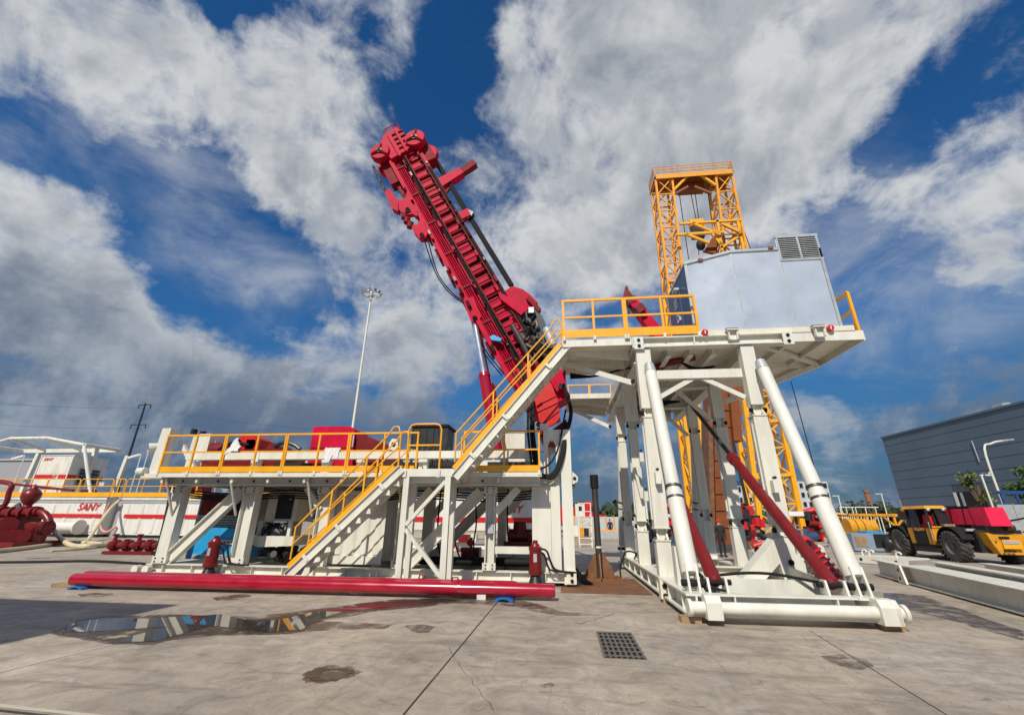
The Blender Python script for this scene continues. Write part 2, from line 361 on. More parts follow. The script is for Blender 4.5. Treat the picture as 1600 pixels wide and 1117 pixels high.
def T(name, m, parent, *a, **k): return MB().tube(*a, **k).build(name, m, parent)
def text(name, s, m, parent, org, xdir, updir, size, shear=0., depth=.004, bold=0.):
    c = bpy.data.curves.new(name, 'FONT'); c.body = s; c.size = size; c.shear = shear; c.extrude = depth; c.offset = bold; c.materials.append(m)
    x = Vector(xdir).normalized(); y = Vector(updir).normalized(); z = x.cross(y)
    mw = Matrix((x, y, z)).transposed().to_4x4(); mw.translation = Vector(org)-Vector(parent.get('_org', (0, 0, 0)) if parent else (0, 0, 0))
    o = bpy.data.objects.new(name, c); COL.objects.link(o)
    if parent: o.parent = parent
    o.matrix_local = mw
    bpy.context.view_layer.update(); me = bpy.data.meshes.new_from_object(o.evaluated_get(bpy.context.evaluated_depsgraph_get())); bpy.data.objects.remove(o)
    n_ = bpy.data.objects.new(name, me); COL.objects.link(n_); n_.parent = parent; n_.matrix_local = mw
    return n_
def sheet(name, pts, z, m, label=None, cat=None, kind='structure', rag=0., sub=1):
    o = []; n = len(pts)
    for i in range(n):
        a, b = Vector(pts[i][:2]), Vector(pts[(i+1) % n][:2])
        for k in range(sub):
            p = a.lerp(b, k/sub); o.append((p.x+random.uniform(-rag, rag), p.y+random.uniform(-rag, rag)*1.0, z))
    s = MB(); s.add(o, [tuple(range(len(o)))])
    ob = s.build(name, m, None, label, cat, None, kind)
    if ob.data.polygons[0].normal.z < 0: ob.data.flip_normals()
    return ob

# ------------------------------------------------------------------ ground
gs = MB(); R = 2500
gs.add([(-R, -R, 0), (R, -R, 0), (R, R, 0), (-R, R, 0)], [(0, 1, 2, 3)])
gs.build('ground', concrete, None, 'pale grey concrete yard with scuffs and stains', None, None, 'structure')
def px(pts): return [tuple(G(a, b)) for a, b in pts]
def strip(name, a, b, w, m, z=.004):
    a, b = Vector((a[0], a[1], z)), Vector((b[0], b[1], z)); d = (b-a).normalized(); s = Vector((-d.y, d.x, 0))*w/2
    n = max(2, int((b-a).length/.35)); L_, R_ = [], []
    for i in range(n+1):
        c = a.lerp(b, i/n); j = random.uniform(.8, 1.2); L_.append(c+s*j); R_.append(c-s*random.uniform(.8, 1.2))
    o = MB(); o.add(L_+R_, [(i, i+1, n+2+i, n+1+i) for i in range(n)]); return o.build(name, m, None, None, None, None, 'structure')
strip('expansion_joint', G(630, 1117), G(790, 925), .022, jointm)
strip('expansion_joint', G(1265, 985), G(1480, 1117), .012, jointm)
strip('expansion_joint', G(240, 972), G(560, 905), .010, jointm)
strip('painted_line', G(-30, 1057), G(262, 985), .05, linem)
strip('painted_line', G(-20, 1100), G(160, 1120), .06, linem)
strip('expansion_joint', G(-20, 1108), G(150, 1126), .04, jointm)
# puddles with damp margins
sheet('damp_patch', px([(85, 989), (140, 966), (270, 960), (400, 963), (480, 953), (600, 938), (690, 933), (800, 934), (880, 955), (960, 962), (870, 962), (780, 944), (690, 942), (590, 955), (500, 970), (560, 974), (620, 975), (600, 982), (480, 986), (400, 989), (260, 1000), (180, 1004)]), .004, damp, rag=.04, sub=4)
sheet('puddle', px([(88, 987), (120, 972), (170, 965), (230, 967), (290, 963), (350, 960), (370, 966), (400, 972), (440, 968), (490, 956), (560, 947), (610, 940), (690, 935), (720, 937), (660, 944), (590, 950), (540, 955), (500, 966), (470, 984), (415, 988), (330, 978), (300, 986), (240, 1002), (185, 1003), (205, 994), (265, 979), (190, 984), (120, 988)]), .008, watm, rag=.018, sub=4)
for dz_ in (.0045, .0055): sheet('damp_patch', px([(80, 990), (120, 969), (170, 962), (290, 960), (400, 969), (490, 953), (610, 937), (700, 934), (720, 940), (660, 948), (540, 958), (500, 970), (470, 988), (415, 992), (300, 992), (240, 1006), (180, 1006)]), dz_, damp, rag=.05, sub=5)
sheet('damp_patch', px([(330, 934), (350, 930), (385, 928), (395, 931), (370, 937), (340, 938)]), .004, damp, rag=.03, sub=4)
sheet('damp_patch', px([(122, 928), (150, 926), (180, 928), (160, 932), (125, 932)]), .004, damp, rag=.03, sub=4)
sheet('damp_patch', px([(472, 1055), (490, 1044), (520, 1038), (556, 1041), (566, 1049), (540, 1060), (510, 1067), (480, 1066)]), .004, damp, rag=.03, sub=5)
for z_ in (.006, .008): sheet('damp_patch', px([(476, 1052), (492, 1044), (520, 1040), (548, 1042), (556, 1050), (540, 1056), (543, 1050), (522, 1046), (505, 1049), (497, 1056), (508, 1061), (530, 1060), (510, 1065), (484, 1063)]), z_, damp, rag=.02, sub=4)
random.seed(77)
for k in range(70):
    q = G(random.uniform(500, 1560), random.uniform(1000, 1112)); an = random.choice((.25, .4, -.5, -.3)); L0 = random.uniform(.12, .5); w0 = random.uniform(.03, .09)
    arc = [(q.x+L0*(t-.5)*cos(an)-(.18*(t-.5)**2)*sin(an), q.y+L0*(t-.5)*sin(an)+(.18*(t-.5)**2)*cos(an)) for t in (0, .25, .5, .75, 1)]
    sheet('scuff_mark', arc+[(a-w0*sin(an), b+w0*cos(an)) for a, b in arc[::-1]], .003, scuff, rag=.008, sub=2)
sheet('damp_patch', px([(630, 978), (660, 975), (678, 979), (672, 988), (650, 989)]), .004, damp, rag=.03, sub=4)
sheet('damp_patch', px([(1285, 1025), (1310, 1021), (1345, 1027), (1370, 1040), (1345, 1046), (1310, 1040)]), .004, damp, rag=.03, sub=4)
sheet('damp_patch', px([(1378, 925), (1440, 930), (1600, 985), (1600, 1000), (1470, 965), (1400, 948)]), .004, damp, rag=.06, sub=4)
sheet('puddle', px([(1382, 930), (1402, 929), (1408, 940), (1404, 950), (1386, 947), (1380, 938)]), .008, watm, rag=.015, sub=3)
sheet('damp_patch', px([(840, 1070), (862, 1066), (868, 1071), (850, 1075)]), .004, damp, rag=.01, sub=3)
for a, b in (((60, 872), (40, 876)), ((560, 925), (620, 928))):
    c = Vector(G(*a)); sheet('damp_patch', [(c.x+.5*cos(t)*random.uniform(.7, 1.3), c.y+.25*sin(t)*random.uniform(.7, 1.3)) for t in [k*pi/5 for k in range(10)]], .004, damp, rag=.05, sub=3)
random.seed(91)
for (a, b, n) in (((690, 1000), (770, 1112), 14), ((300, 1020), (420, 1050), 10), ((905, 975), (960, 958), 8)):
    p, q = G(*a), G(*b); pts = [p.lerp(q, k/n)+Vector((random.uniform(-.035, .035), random.uniform(-.05, .05), 0)) for k in range(n+1)]
    c = MB(); lft = [(v_.x-.004*random.random()-.002, v_.y+.003, .0035) for v_ in pts]; rgt = [(v_.x+.004*random.random()+.002, v_.y-.003, .0035) for v_ in pts]
    c.add(lft+rgt, [(k, k+1, n+2+k, n+1+k) for k in range(n)]); c.build('hairline_crack', jointm, None, None, None, None, 'structure')
gr_ = MB()
for k in range(520):
    q = G(random.uniform(-60, 1660), random.uniform(935, 1130)); r_ = random.uniform(.004, .013)
    gr_.add([q+Vector((r_, 0, .001)), q+Vector((-.5*r_, .8*r_, .001)), q+Vector((-.6*r_, -.7*r_, .001)), q+Vector((0, 0, r_*1.1))], [(0, 1, 3), (1, 2, 3), (2, 0, 3), (0, 2, 1)])
gr_.build('grit', MATS['timber'], None, 'loose grit and small stones scattered over the concrete', 'grit', None, 'stuff', sharp=5)
# the workshop behind the camera whose shadow falls across the yard at the left
ws = thing('workshop_building', (-25, -12, 0), 'grey workshop standing behind the yard at its left edge', 'building')
BX('wall', greybuild, ws, -40, -10.32, -30, 0, 0, 8.7); BX('roof', cladding, ws, -40.2, -10.2, -30.2, .15, 8.7, 8.95)
BX('door', navy, ws, -30, -25, 0.003, .08, 0, 5)

# ------------------------------------------------------------------ rig platform (left unit)
YF, YR, YD = 13.0, 15.5, 12.2
rp = thing('rig_platform', (-6, 14.2, 0), 'long white steel equipment platform on skid and legs with yellow guard rails', 'platform')
for y in (YF, YR):
    MB().ibeam((-12.45, y, .22), (.2, y, .22), .25, .26).build('skid_beam', white, rp)
    for x in (-9.0, -6.2, -3.2):
        pass
st = MB()
for x in [-11.9+.95*i for i in range(13)]: st.box(x-.012, x+.012, YF-.118, YF-.016, .126, .314)
st.build('stiffener_plates', white, rp, kind='stuff')
for x in (-12.3, -9.6, -7.1, -4.6, -2.05, -.1): B('cross_beam', white, rp, (x, YF+.13, .22), (x, YR-.13, .22), .2, .2)
for x in (-12.62, -12.28): T('skid_roller', white, rp, (x, YF-.3, .2), (x, YF-.132, .2), .11)
for x, w in ((-12.02, .36), (-9.57, .43), (-7.1, .42), (-4.62, .34), (-2.05, .27)):
    for y in (YF, YR):
        MB().ibeam((x, y, .35), (x, y, 2.56), w, .3, .03, up=(1, 0, 0)).build('leg_post', white, rp) if y == YF and x > -12 else BX('leg_post', white, rp, x-w/2, x+w/2, y-.15, y+.15, .35, 2.56)
for y in (YF-.02, YR+.02):
    MB().ibeam((-11.88, y, .42), (-9.95, y, 2.44), .34, .2, .03, up=(0, 0, 1)).build('diagonal_brace', white, rp)
    MB().ibeam((-4.42, y, .42), (-2.35, y, 2.42), .32, .2, .03).build('diagonal_brace', white, rp)
    B('knee_brace', white, rp, (-1.9, y, 1.85), (-1.25, y, 2.52), .16, .2)
    B('knee_brace', white, rp, (-4.5, y, 1.75), (-3.85, y, 2.5), .18, .2)
    B('knee_brace', white, rp, (-7.25, y, 1.9), (-7.8, y, 2.52), .14, .16)
B('middle_rail_beam', white, rp, (-1.91, YF, .87), (-.75, YF, .87), .2, .18)
# rig end frame and the tower the mast hinges on
for y in (YF, YR):
    s = 1 if y == YF else -1
    BX('end_plate', white, rp, -.86, -.33, y-.02, y+.12, .35, 2.56)
    BX('end_column', white, rp, -.32, -.06, y-.14, y+.14, .35, 2.56)
    BX('end_column', white, rp, 0.0, .3, y-.16, y+.16, .06, 4.2)
    tw = MB(); prof = [(-.50, 2.91), (-.50, 4.2), (-.01, 4.2), (-.01, 2.91), (-.14, 2.91), (-.14, 3.75), (-.2, 3.88), (-.3, 3.9), (-.37, 3.75), (-.37, 2.91)]
    tw.prism([(a, y-.15, b) for a, b in prof], (0, .3, 0)); tw.build('mast_tower', white, rp)
    BX('tower_cap', white, rp, -.6, -.35, y-.1, y+.1, 4.21, 4.4)
    ft = MB(); ft.box(.06, .32, y-.22, y-.165, .08, .40); ft.build('pin_plate', cream, rp)
    for z in (.16, .32): T('bolt', black, rp, (.2, y-.25, z), (.2, y-.222, z), .045, n=10)
    ey = MB(); ey.prism([(.3, y-.1, 2.62), (.46, y-.1, 2.7), (.48, y-.1, 2.82), (.42, y-.1, 2.9), (.3, y-.1, 3.0)], (0, .08, 0)); ey.build('lug', white, rp)
    T('lug_hole', black, rp, (.38, y-.112, 2.79), (.38, y-.01, 2.79), .05, n=12)
# deck
dk = MB(); dk.box(-12.3, -4.32, YD+.03, 16.3, 2.84, 2.9); dk.box(-4.32, -.58, YD+.03, 16.3, 2.84, 2.9); dk.build('deck_plate', white, rp)
BX('deck_edge', white, rp, -12.34, -4.45, YD-.03, YD+.028, 2.78, 2.9)
BX('deck_edge', white, rp, -2.6, -.54, YD-.03, YD+.028, 2.78, 2.9)
for y in (YD+.28, YF, YR, 16.1): MB().ibeam((-12.2, y, 2.7), (-.06 if y in (YF, YR) else -.6, y, 2.7), .26, .18, .025).build('deck_beam', white, rp)
for x in [-12.1+1.15*i for i in range(10)]: B('deck_joist', white, rp, (x, YD+.05, 2.72), (x, 16.2, 2.72), .07, .2)
for x in (-12.0, -9.87, -7.42): T('deck_strut', white, rp, (x, YD+.06, 2.78), (x, YF-.16, 1.72), .036, n=10)
for x in [-11.5+1.16*i for i in range(9)]: T('bolt', black, rp, (x, YD+.17, 2.68), (x, YD+.188, 2.68), .035, n=8)
def railing(parent, x0, x1, y, z0, h, posts, toe=True, midz=.53, name='guard_rail', m=yellow, w=.05, toe_h=.17):
    s = MB(); s.bar((x0-w/2, y, z0+h), (x1+w/2, y, z0+h), w, w); s.bar((x0, y, z0+h*midz+.02), (x1, y, z0+h*midz+.02), w*.8, w*.8)
    for x in [x0]+list(posts)+[x1]: s.bar((x, y, z0-.04), (x, y, z0+h-w/2), w*.95, w*.95, up=(0, 1, 0))
    o = s.build(name, m, parent)
    if toe: BX('toe_board', m, o, x0+w*.5, x1-w*.5, y-.015, y+.012, z0+.02, z0+.02+toe_h)
    c = MB()
    for x in [x0]+list(posts)+[x1]: c.box(x-.035, x+.035, y-.055, y-.027, z0-.07, z0+.05)
    c.build('post_socket', white, o); return o
yl = YD+.0
for x0, x1, p in ((-12.24, -10.26, -11.24), (-10.2, -8.27, -9.18), (-8.21, -6.27, -7.18), (-6.21, -4.14, -5.15), (-2.75, -.6, -1.59)): railing(rp, x0, x1, yl, 2.9, 1.14, [p])
for i in range(6):
    x0 = -12.24+1.95*i; railing(rp, x0, x0+1.89, 16.25, 2.9, 1.14, [x0+.95])
# upper chord with its uprights
for y in (13.1, 15.4):
    BX('upper_beam', white, rp, -12.2, -.62, y-.12, y+.12, 3.40, 3.62)
    for x in (-9.75, -7.35, -6.2, -4.2, -2.6): BX('upper_post', white, rp, x-.13, x+.13, y-.1, y+.1, 2.91, 3.398)
    BX('beam_bracket', white, rp, -9.72, -9.62, y-.135, y-.122, 3.3, 3.62)
# left end uprights
for y in (13.0, 14.3):
    e = MB(); e.hexa([(-13.25, y-.16, 2.95), (-12.92, y-.16, 2.95), (-12.92, y+.16, 2.95), (-13.25, y+.16, 2.95), (-13.2, y-.16, 4.42), (-12.88, y-.16, 4.42), (-12.88, y+.16, 4.42), (-13.2, y+.16, 4.42)]); e.build('end_upright', white, rp)
B('end_brace', white, rp, (-12.95, 13.4, 4.1), (-12.2, 13.4, 3.2), .12, .12)
BX('end_bracket', white, rp, -13.3, -12.36, 12.7, 16.0, 2.8, 2.94)
BX('end_bracket', white, rp, -12.8, -12.25, 14.1, 14.5, 2.945, 4.2)
for x, y, z in ((-13.55, 12.75, 3.0), (-13.55, 15.2, 3.0)): T('end_roller', white, rp, (x+.05, y, z), (x+.3, y, z), .13, n=18)
T('exhaust_stub', black, rp, (-13.0, 13.9, 4.42), (-13.0, 13.9, 4.58), .1); T('exhaust_stub', black, rp, (-13.0, 14.3, 4.42), (-13.0, 14.3, 4.58), .1)
T('flood_light', white, rp, (-13.42, 12.8, 3.75), (-13.25, 12.95, 3.82), .17, .12, n=18)
for x, w in ((-12.02, .36), (-9.57, .43), (-7.1, .42), (-4.62, .34), (-2.05, .27)):
    for z in (.36, 2.36):
        g_ = BX('gusset_plate', white, rp, x-w/2-.05, x+w/2+.05, YF-.178, YF-.156, z, z+.19)
        for dx in (-.35, .35):
            for dz in (.05, .14): T('gusset_bolt', steel, g_, (x+dx*w, YF-.2, z+dz), (x+dx*w, YF-.179, z+dz), .022, n=8)
random.seed(29)
for k in range(4):
    z_ = 2.46-.07*k; MB().path([(-12.2, 13.3+.1*k, z_), (-10.5, 13.35, z_-.1), (-8.6, 13.3, z_), (-6.5, 13.4, z_-.12), (-4.5, 13.3, z_), (-2.2, 13.35, z_-.08), (-.9, 13.3, z_)], .028, 6, 5).build('cable_run', black, rp)
for k in range(5):
    x = -3.9+.55*k; MB().path([(x, 14.2, 2.6), (x+random.uniform(-.2, .2), 14.0, 1.6), (x+.1, 13.9, .9), (x+.35, 13.8, .5), (x+.7, 13.7, .46)], .026, 6, 5).build('hanging_hose', black, rp)
for x, z, m_ in ((-8.35, 3.0, blackp), (-8.0, 2.98, darkred), (-6.5, 2.95, blackp), (-3.2, 2.95, blackp), (-1.35, 2.95, darkred)): BX('valve_box', m_, rp, x, x+.28, 13.35, 13.6, z, z+.32)
for x0_, x1_ in ((-12.1, -10.0), (-9.5, -7.5), (-5.9, -4.4), (-4.0, -2.8), (-2.3, -.8)): BX('machinery_dark_fill', blackp if x0_ > -9.8 else darkred, rp, x0_, x1_, 13.62, 13.78, 2.91, 3.36)  # dark machinery boxes, added to darken the lit space under the upper beam
BX('junction_box', lightgrey, rp, -4.52, -4.3, 12.80, 12.845, 1.2, 1.5); BX('junction_box', lightgrey, rp, -2.1, -1.95, 12.8, 12.845, 1.3, 1.55)
# stair landing
BX('landing', white, rp, -4.28, -2.6, 11.42, YD-.035, 2.72, 2.92)
BX('landing_beam', white, rp, -4.2, -2.7, 11.6, 11.7, 2.56, 2.718)
for x in (-4.1, -2.97):
    for y in (11.47, 12.1): BX('landing_post', white, rp, x-.075, x+.075, y-.06, y+.06, 0.0, 2.715)
B('landing_brace', white, rp, (-4.02, 11.47, 1.52), (-3.04, 11.47, 2.6), .11, .09); B('landing_brace', white, rp, (-4.02, 11.47, 1.42), (-3.04, 11.47, .35), .11, .09)
h = MB(); h.path([(-4.16, 11.45, 2.9), (-4.16, 11.45, 3.98), (-4.1, 11.45, 4.1), (-3.98, 11.45, 4.13), (-3.42, 11.45, 4.13), (-3.3, 11.45, 4.1), (-3.24, 11.45, 3.98), (-3.24, 11.45, 2.9)], .026, 8)
h.bar((-4.14, 11.45, 3.55), (-3.26, 11.45, 3.55), .04); h.build('landing_rail', yellow, rp)
for x in (-4.16, -3.24): BX('post_socket', white, rp, x-.05, x+.05, 11.38, 11.415, 2.7, 2.88)

# ------------------------------------------------------------------ staircases
def staircase(name, label, x0, z0, x1, z1, yf, yr, ntread, rise_top, group):
    """front string in plane yf, rear string in yr, running from (x0,z0) to (x1,z1) along the string's top edge"""
    t = thing(name, (x0, yf, z0 if z0 > 1 else 0), label, 'staircase', group)
    d = Vector((x1-x0, 0, z1-z0)); Ld = d.length; d.normalize(); nrm = Vector((-d.z, 0, d.x))
    for y, sgn in ((yf, -1), (yr, 1)):
        a, b = Vector((x0, y, z0)), Vector((x1, y, z1))
        MB().bar(a-nrm*.065-d*.05, b-nrm*.065, .02, .13, up=nrm).build('kick_plate', yellow, t)
        w = MB(); yo = y; w.bar(a-nrm*.245-d*.2, b-nrm*.245+d*.12, .012, .216, up=nrm); w.bar(a-nrm*.142-d*.2+Vector((0, sgn*.03, 0)), b-nrm*.142+d*.12+Vector((0, sgn*.03, 0)), .06, .012, up=nrm); w.bar(a-nrm*.356-d*.2+Vector((0, sgn*.03, 0)), b-nrm*.356+d*.12+Vector((0, sgn*.03, 0)), .06, .012, up=nrm)
        w.build('stair_string', white, t)
        # hand rail
        r = MB(); tp = Vector((0, 0, 1))
        hh = .80
        pts = [a+d*.05+tp*.05, a+d*.05+tp*hh*1.02]
        r.path(pts, .022, 8)
        e = b+d*.0
        top = [a+d*.02+tp*hh*1.02, e-d*.35+tp*rise_top, e-d*.12+tp*(rise_top+.10), e+Vector((.05, 0, rise_top+.02)), e+Vector((.13, 0, rise_top-.22)), e+Vector((.14, 0, -.05))]
        r.path(top, .024, 8)
        r.path([a+d*.03+tp*hh*.52, e+Vector((.13, 0, rise_top*.5))], .02, 8)
        for f in (.36, .70): r.bar(a+d*Ld*f, a+d*Ld*f+tp*(hh*1.02+(rise_top-hh*1.02)*f), .04)
        r.build('hand_rail', yellow, t)
        for f in (.12, .42, .84): k = MB(); k.bar(a+d*Ld*f-nrm*.33+Vector((0, sgn*.04, 0)), a+d*Ld*f-nrm*.13+Vector((0, sgn*.04, 0)), .08, .05, up=(0, 1, 0)); k.build('rail_bracket', white, t)
    for i in range(ntread):
        f = (i+.6)/ntread; c = Vector((x0, 0, z0))+d*Ld*f-nrm*.25
        s = MB(); s.box(c.x-.14, c.x+.14, yf+.02, yr-.02, c.z-.02, c.z+.015); s.box(c.x-.14, c.x-.125, yf+.02, yr-.02, c.z-.09, c.z-.021); s.box(c.x+.125, c.x+.14, yf+.02, yr-.02, c.z-.07, c.z-.021)
        s.prism([(c.x-.13, yf+.06, c.z-.021), (c.x+.13, yf+.06, c.z-.021), (c.x+.04, yf+.06, c.z-.24), (c.x-.1, yf+.06, c.z-.24)], (0, .01, 0))
        s.build('tread', white, t)
    return t
g = 'white staircases with yellow hand rails'
staircase('staircase', 'lower white staircase rising from the skid to the landing in front of the white container', -7.02, .58, -4.5, 3.02, 11.4, 12.12, 10, 1.02, g)
staircase('staircase', 'upper white staircase rising from the landing to the high floor past the red mast', -2.84, 3.0, .02, 6.4, 11.4, 12.12, 13, .72, g)
staircase('staircase', 'far staircase behind the cream cabinet, mostly hidden under the platform', -9.0, .58, -6.5, 3.0, 16.4, 17.1, 10, 1.0, g)

# ------------------------------------------------------------------ things on and under the platform
ct = thing('equipment_container', (-6.3, 13.4, .36), 'white ribbed steel container under the platform beside the lower staircase', 'container')
cf = MB(); cf.box(-7.35, -5.3, 13.32, 15.2, .48, 2.42); cf.build('container_body', white, ct)
for x in (-7.35, -5.42): BX('corner_post', white, ct, x, x+.12, 13.27, 13.318, .42, 2.46)
BX('bottom_rail', white, ct, -7.35, -5.3, 13.25, 13.318, .40, .62); BX('top_rail', white, ct, -7.35, -5.3, 13.26, 13.318, 2.3, 2.46)
for i in range(5):
    x = -7.1+.4*i; s = MB(); s.prism([(x-.13, 13.318, .66), (x-.08, 13.285, .66), (x+.08, 13.285, .66), (x+.13, 13.318, .66)], (0, 0, 1.6)); s.build('wall_rib', white, ct)
for i in range(4):
    y = 13.6+.45*i; s = MB(); s.prism([(-5.298, y-.13, .66), (-5.27, y-.08, .66), (-5.27, y+.08, .66), (-5.298, y+.13, .66)], (0, 0, 1.6)); s.build('wall_rib', white, ct)
for x in (-7.2, -5.6): BX('container_foot', cream, ct, x, x+.2, 13.3, 13.6, .345, .399)

pu = thing('power_pack', (-10.9, 13.6, .3), 'power unit with perforated white panels and blue base behind a diagonal brace', 'power unit')
BX('frame_panel', lightgrey, pu, -11.95, -10.15, 13.75, 15.2, 1.35, 2.42)
for i, (a, b) in enumerate(((-11.85, -11.5), (-11.45, -11.1), (-11.05, -10.62), (-10.57, -10.2))): BX('radiator_panel', darkred if i < 3 else dark, pu, a, b, 13.70, 13.747, 1.72, 2.34)
def slots(name, m, parent, x0, x1, z0, z1, y, nx, nz):
    s = MB()
    for j in range(nz):
        for i in range(nx):
            if (i+j) % 1 == 0:
                x = x0+(x1-x0)*(i+.5*(j % 2)+.25)/nx; z = z0+(z1-z0)*(j+.5)/nz; w = (x1-x0)/nx*.32; hh = (z1-z0)/nz*.22
                s.box(x-w, x+w, y-.006, y, z-hh, z+hh)
    s.build(name, m, parent, kind='stuff')
BX('grille_panel', lightgrey, pu, -11.9, -10.15, 13.70, 13.747, 1.36, 1.70); slots('grille_slots', dark, pu, -11.85, -10.2, 1.38, 1.68, 13.699, 14, 4)
BX('blue_panel', blue, pu, -11.85, -10.1, 13.6, 15.2, .42, 1.34); BX('grille_panel', lightgrey, pu, -11.6, -10.1, 13.55, 13.598, .42, .56); slots('grille_slots', dark, pu, -11.55, -10.15, .44, .54, 13.549, 12, 2)
BX('grille_panel', lightgrey, pu, -10.9, -10.1, 13.55, 13.598, .86, .99); slots('grille_slots', dark, pu, -10.88, -10.12, .88, .97, 13.549, 6, 1)
cb = thing('control_cabinet', (-9.3, 13.6, .5), 'cream control cabinet with dark door between the platform legs', 'cabinet')
BX('cabinet_body', cream, cb, -9.6, -8.55, 13.85, 14.9, 1.55, 2.5); BX('cabinet_door', blackp, cb, -9.25, -8.7, 13.82, 13.848, 1.62, 2.36); BX('door_plate', lightgrey, cb, -8.85, -8.78, 13.81, 13.819, 2.2, 2.24)
MB().prism([(-9.9, 13.5, 1.12), (-8.3, 13.5, 1.12), (-8.3, 13.5, .85), (-9.4, 13.5, .80), (-9.9, 13.5, .95)], (0, 1.2, 0)).build('cabinet_base', white, cb)
for x in (-9.62, -8.6): BX('cabinet_leg', white, cb, x, x+.1, 13.6, 13.7, 1.125, 1.56)
en = MB(); random.seed(3)
for i in range(26):
    x, y, z = random.uniform(-9.5, -8.3), random.uniform(13.7, 14.8), random.uniform(.42, .72); en.tube((x, y, z), (x+random.uniform(-.3, .3), y+random.uniform(-.3, .3), z+random.uniform(-.12, .2)), random.uniform(.05, .13), n=8)
en.build('engine_block', blackp, cb)
en = MB()
for i in range(14): en.path([(random.uniform(-9.5, -8.7), 13.75, 1.5), (random.uniform(-9.5, -8.7), 13.65, 1.3), (random.uniform(-9.5, -8.7), 13.7, 1.13)], .022, 5, 4)
en.build('hose_bundle', black, cb)
def jack(x, lean, label):
    t = thing('levelling_jack', (x, 12.65, 0.01), label, 'hydraulic jack', 'red hydraulic levelling jacks on the platform skid')
    top = Vector((x+lean, 12.65, .98)); bot = Vector((x, 12.65, .3)); d = (top-bot).normalized()
    MB().lathe(bot, d, [(0, .17), (.03, .19), (.1, .19), (.11, .165), (.58, .165), (.6, .18), (.68, .18), (.7, .13), (.76, .1)], 20).build('jack_cylinder', darkred, t)
    T('jack_foot', blackp, t, (x, 12.65, .012), bot, .22, .12, n=16)
    MB().lathe(bot+d*.7, d, [(0, .07), (.14, .07), (.15, .04)], 10).build('jack_cap', darkred, t)
    for s in (1, 1.0):
        m = MB(); m.path([top+Vector((.1, .05, -.05)), top+Vector((.3, .1, -.1)), top+Vector((.42, .12, -.4)), Vector((x+.55, 12.75, .42)), Vector((x+.9, 12.82, .36))], .028, 6, 5)
        m.path([top+Vector((.12, -.05, -.12)), top+Vector((.24, .05, -.2)), top+Vector((.34, .1, -.5)), Vector((x+.5, 12.7, .4)), Vector((x+1.1, 12.80, .36))], .025, 6, 5); m.build('jack_hose', black, t); break
    m = MB(); m.box(x+lean*.5-.04, x+lean*.5+.05, 12.47, 12.485, .62, .82); m.build('jack_plate', lightgrey, t)
    return t
jack(-10.18, -.0, 'red hydraulic jack standing at the skid edge in front of the blue panelled power unit')
jack(-.76, .0, 'red hydraulic jack standing at the skid edge below the mast hinge tower')
# deck machinery
def lump(name, label, cat, parts, loc, group=None):
    t = thing(name, loc, label, cat, group)
    for nm, m, fn in parts:
        s = MB(); fn(s); s.build(nm, m, t)
    return t
lump('electric_motor', 'dark red motor with white end box at the left end of the platform deck', 'motor', [
    ('motor_body', darkred, lambda s: s.tube((-12.3, 14.2, 3.85), (-11.75, 14.2, 3.85), .3, n=20)), ('terminal_box', white, lambda s: s.box(-12.75, -12.32, 13.9, 14.5, 3.63, 4.42)), ('motor_base', darkred, lambda s: s.box(-12.4, -11.5, 13.9, 14.5, 2.91, 3.55))], (-12.2, 14.2, 2.9))
lump('diesel_engine', 'red humped diesel engine showing over the platform beam beneath the middle rails', 'engine', [
    ('engine_body', darkred, lambda s: s.box(-11.5, -9.2, 13.8, 14.9, 2.91, 3.85)), ('engine_hump', red, lambda s: (s.tube((-10.9, 13.9, 4.05), (-10.9, 14.8, 4.05), .36, n=20), s.tube((-11.25, 13.9, 4.0), (-11.25, 14.8, 4.0), .22, n=16), s.box(-10.9, -10.4, 13.9, 14.8, 3.85, 4.2))),
    ('engine_hose', black, lambda s: s.path([(-11.9, 13.9, 3.85), (-11.6, 13.9, 4.05), (-11.2, 13.85, 4.1), (-10.7, 13.8, 4.0)], .04, 6, 5)), ('engine_cover', darkred, lambda s: s.tube((-9.9, 13.9, 3.85), (-9.9, 14.8, 3.85), .22, n=16)),
    ('engine_duct', blackp, lambda s: s.path([(-9.8, 13.9, 3.95), (-9.5, 13.9, 4.08), (-9.1, 13.9, 4.0), (-8.85, 13.9, 3.85)], .07, 8, 5))], (-10.4, 14.2, 2.9))
lump('winch_hood', 'large crimson sloped hood of the winch on the deck behind yellow rails', 'winch', [
    ('hood', mastred, lambda s: s.prism([(-8.5, 13.9, 3.3), (-8.5, 13.9, 4.62), (-7.2, 13.9, 4.62), (-7.0, 13.9, 4.5), (-6.9, 13.9, 3.3)], (0, 1.1, 0))), ('hood_end', darkred, lambda s: s.prism([(-6.88, 14.0, 3.4), (-6.95, 14.0, 4.45), (-6.2, 14.0, 4.15), (-5.6, 14.0, 3.9), (-5.5, 14.0, 3.4)], (0, .9, 0))),
    ('winch_base', darkred, lambda s: s.box(-8.6, -5.6, 13.8, 15.0, 2.91, 3.29)), ('hood_handle', lightgrey, lambda s: s.box(-6.99, -6.95, 13.86, 13.899, 3.9, 4.3)), ('hood_seam', darkred, lambda s: s.box(-8.45, -7.0, 13.885, 13.899, 3.86, 3.90))], (-7.2, 14.3, 2.9))
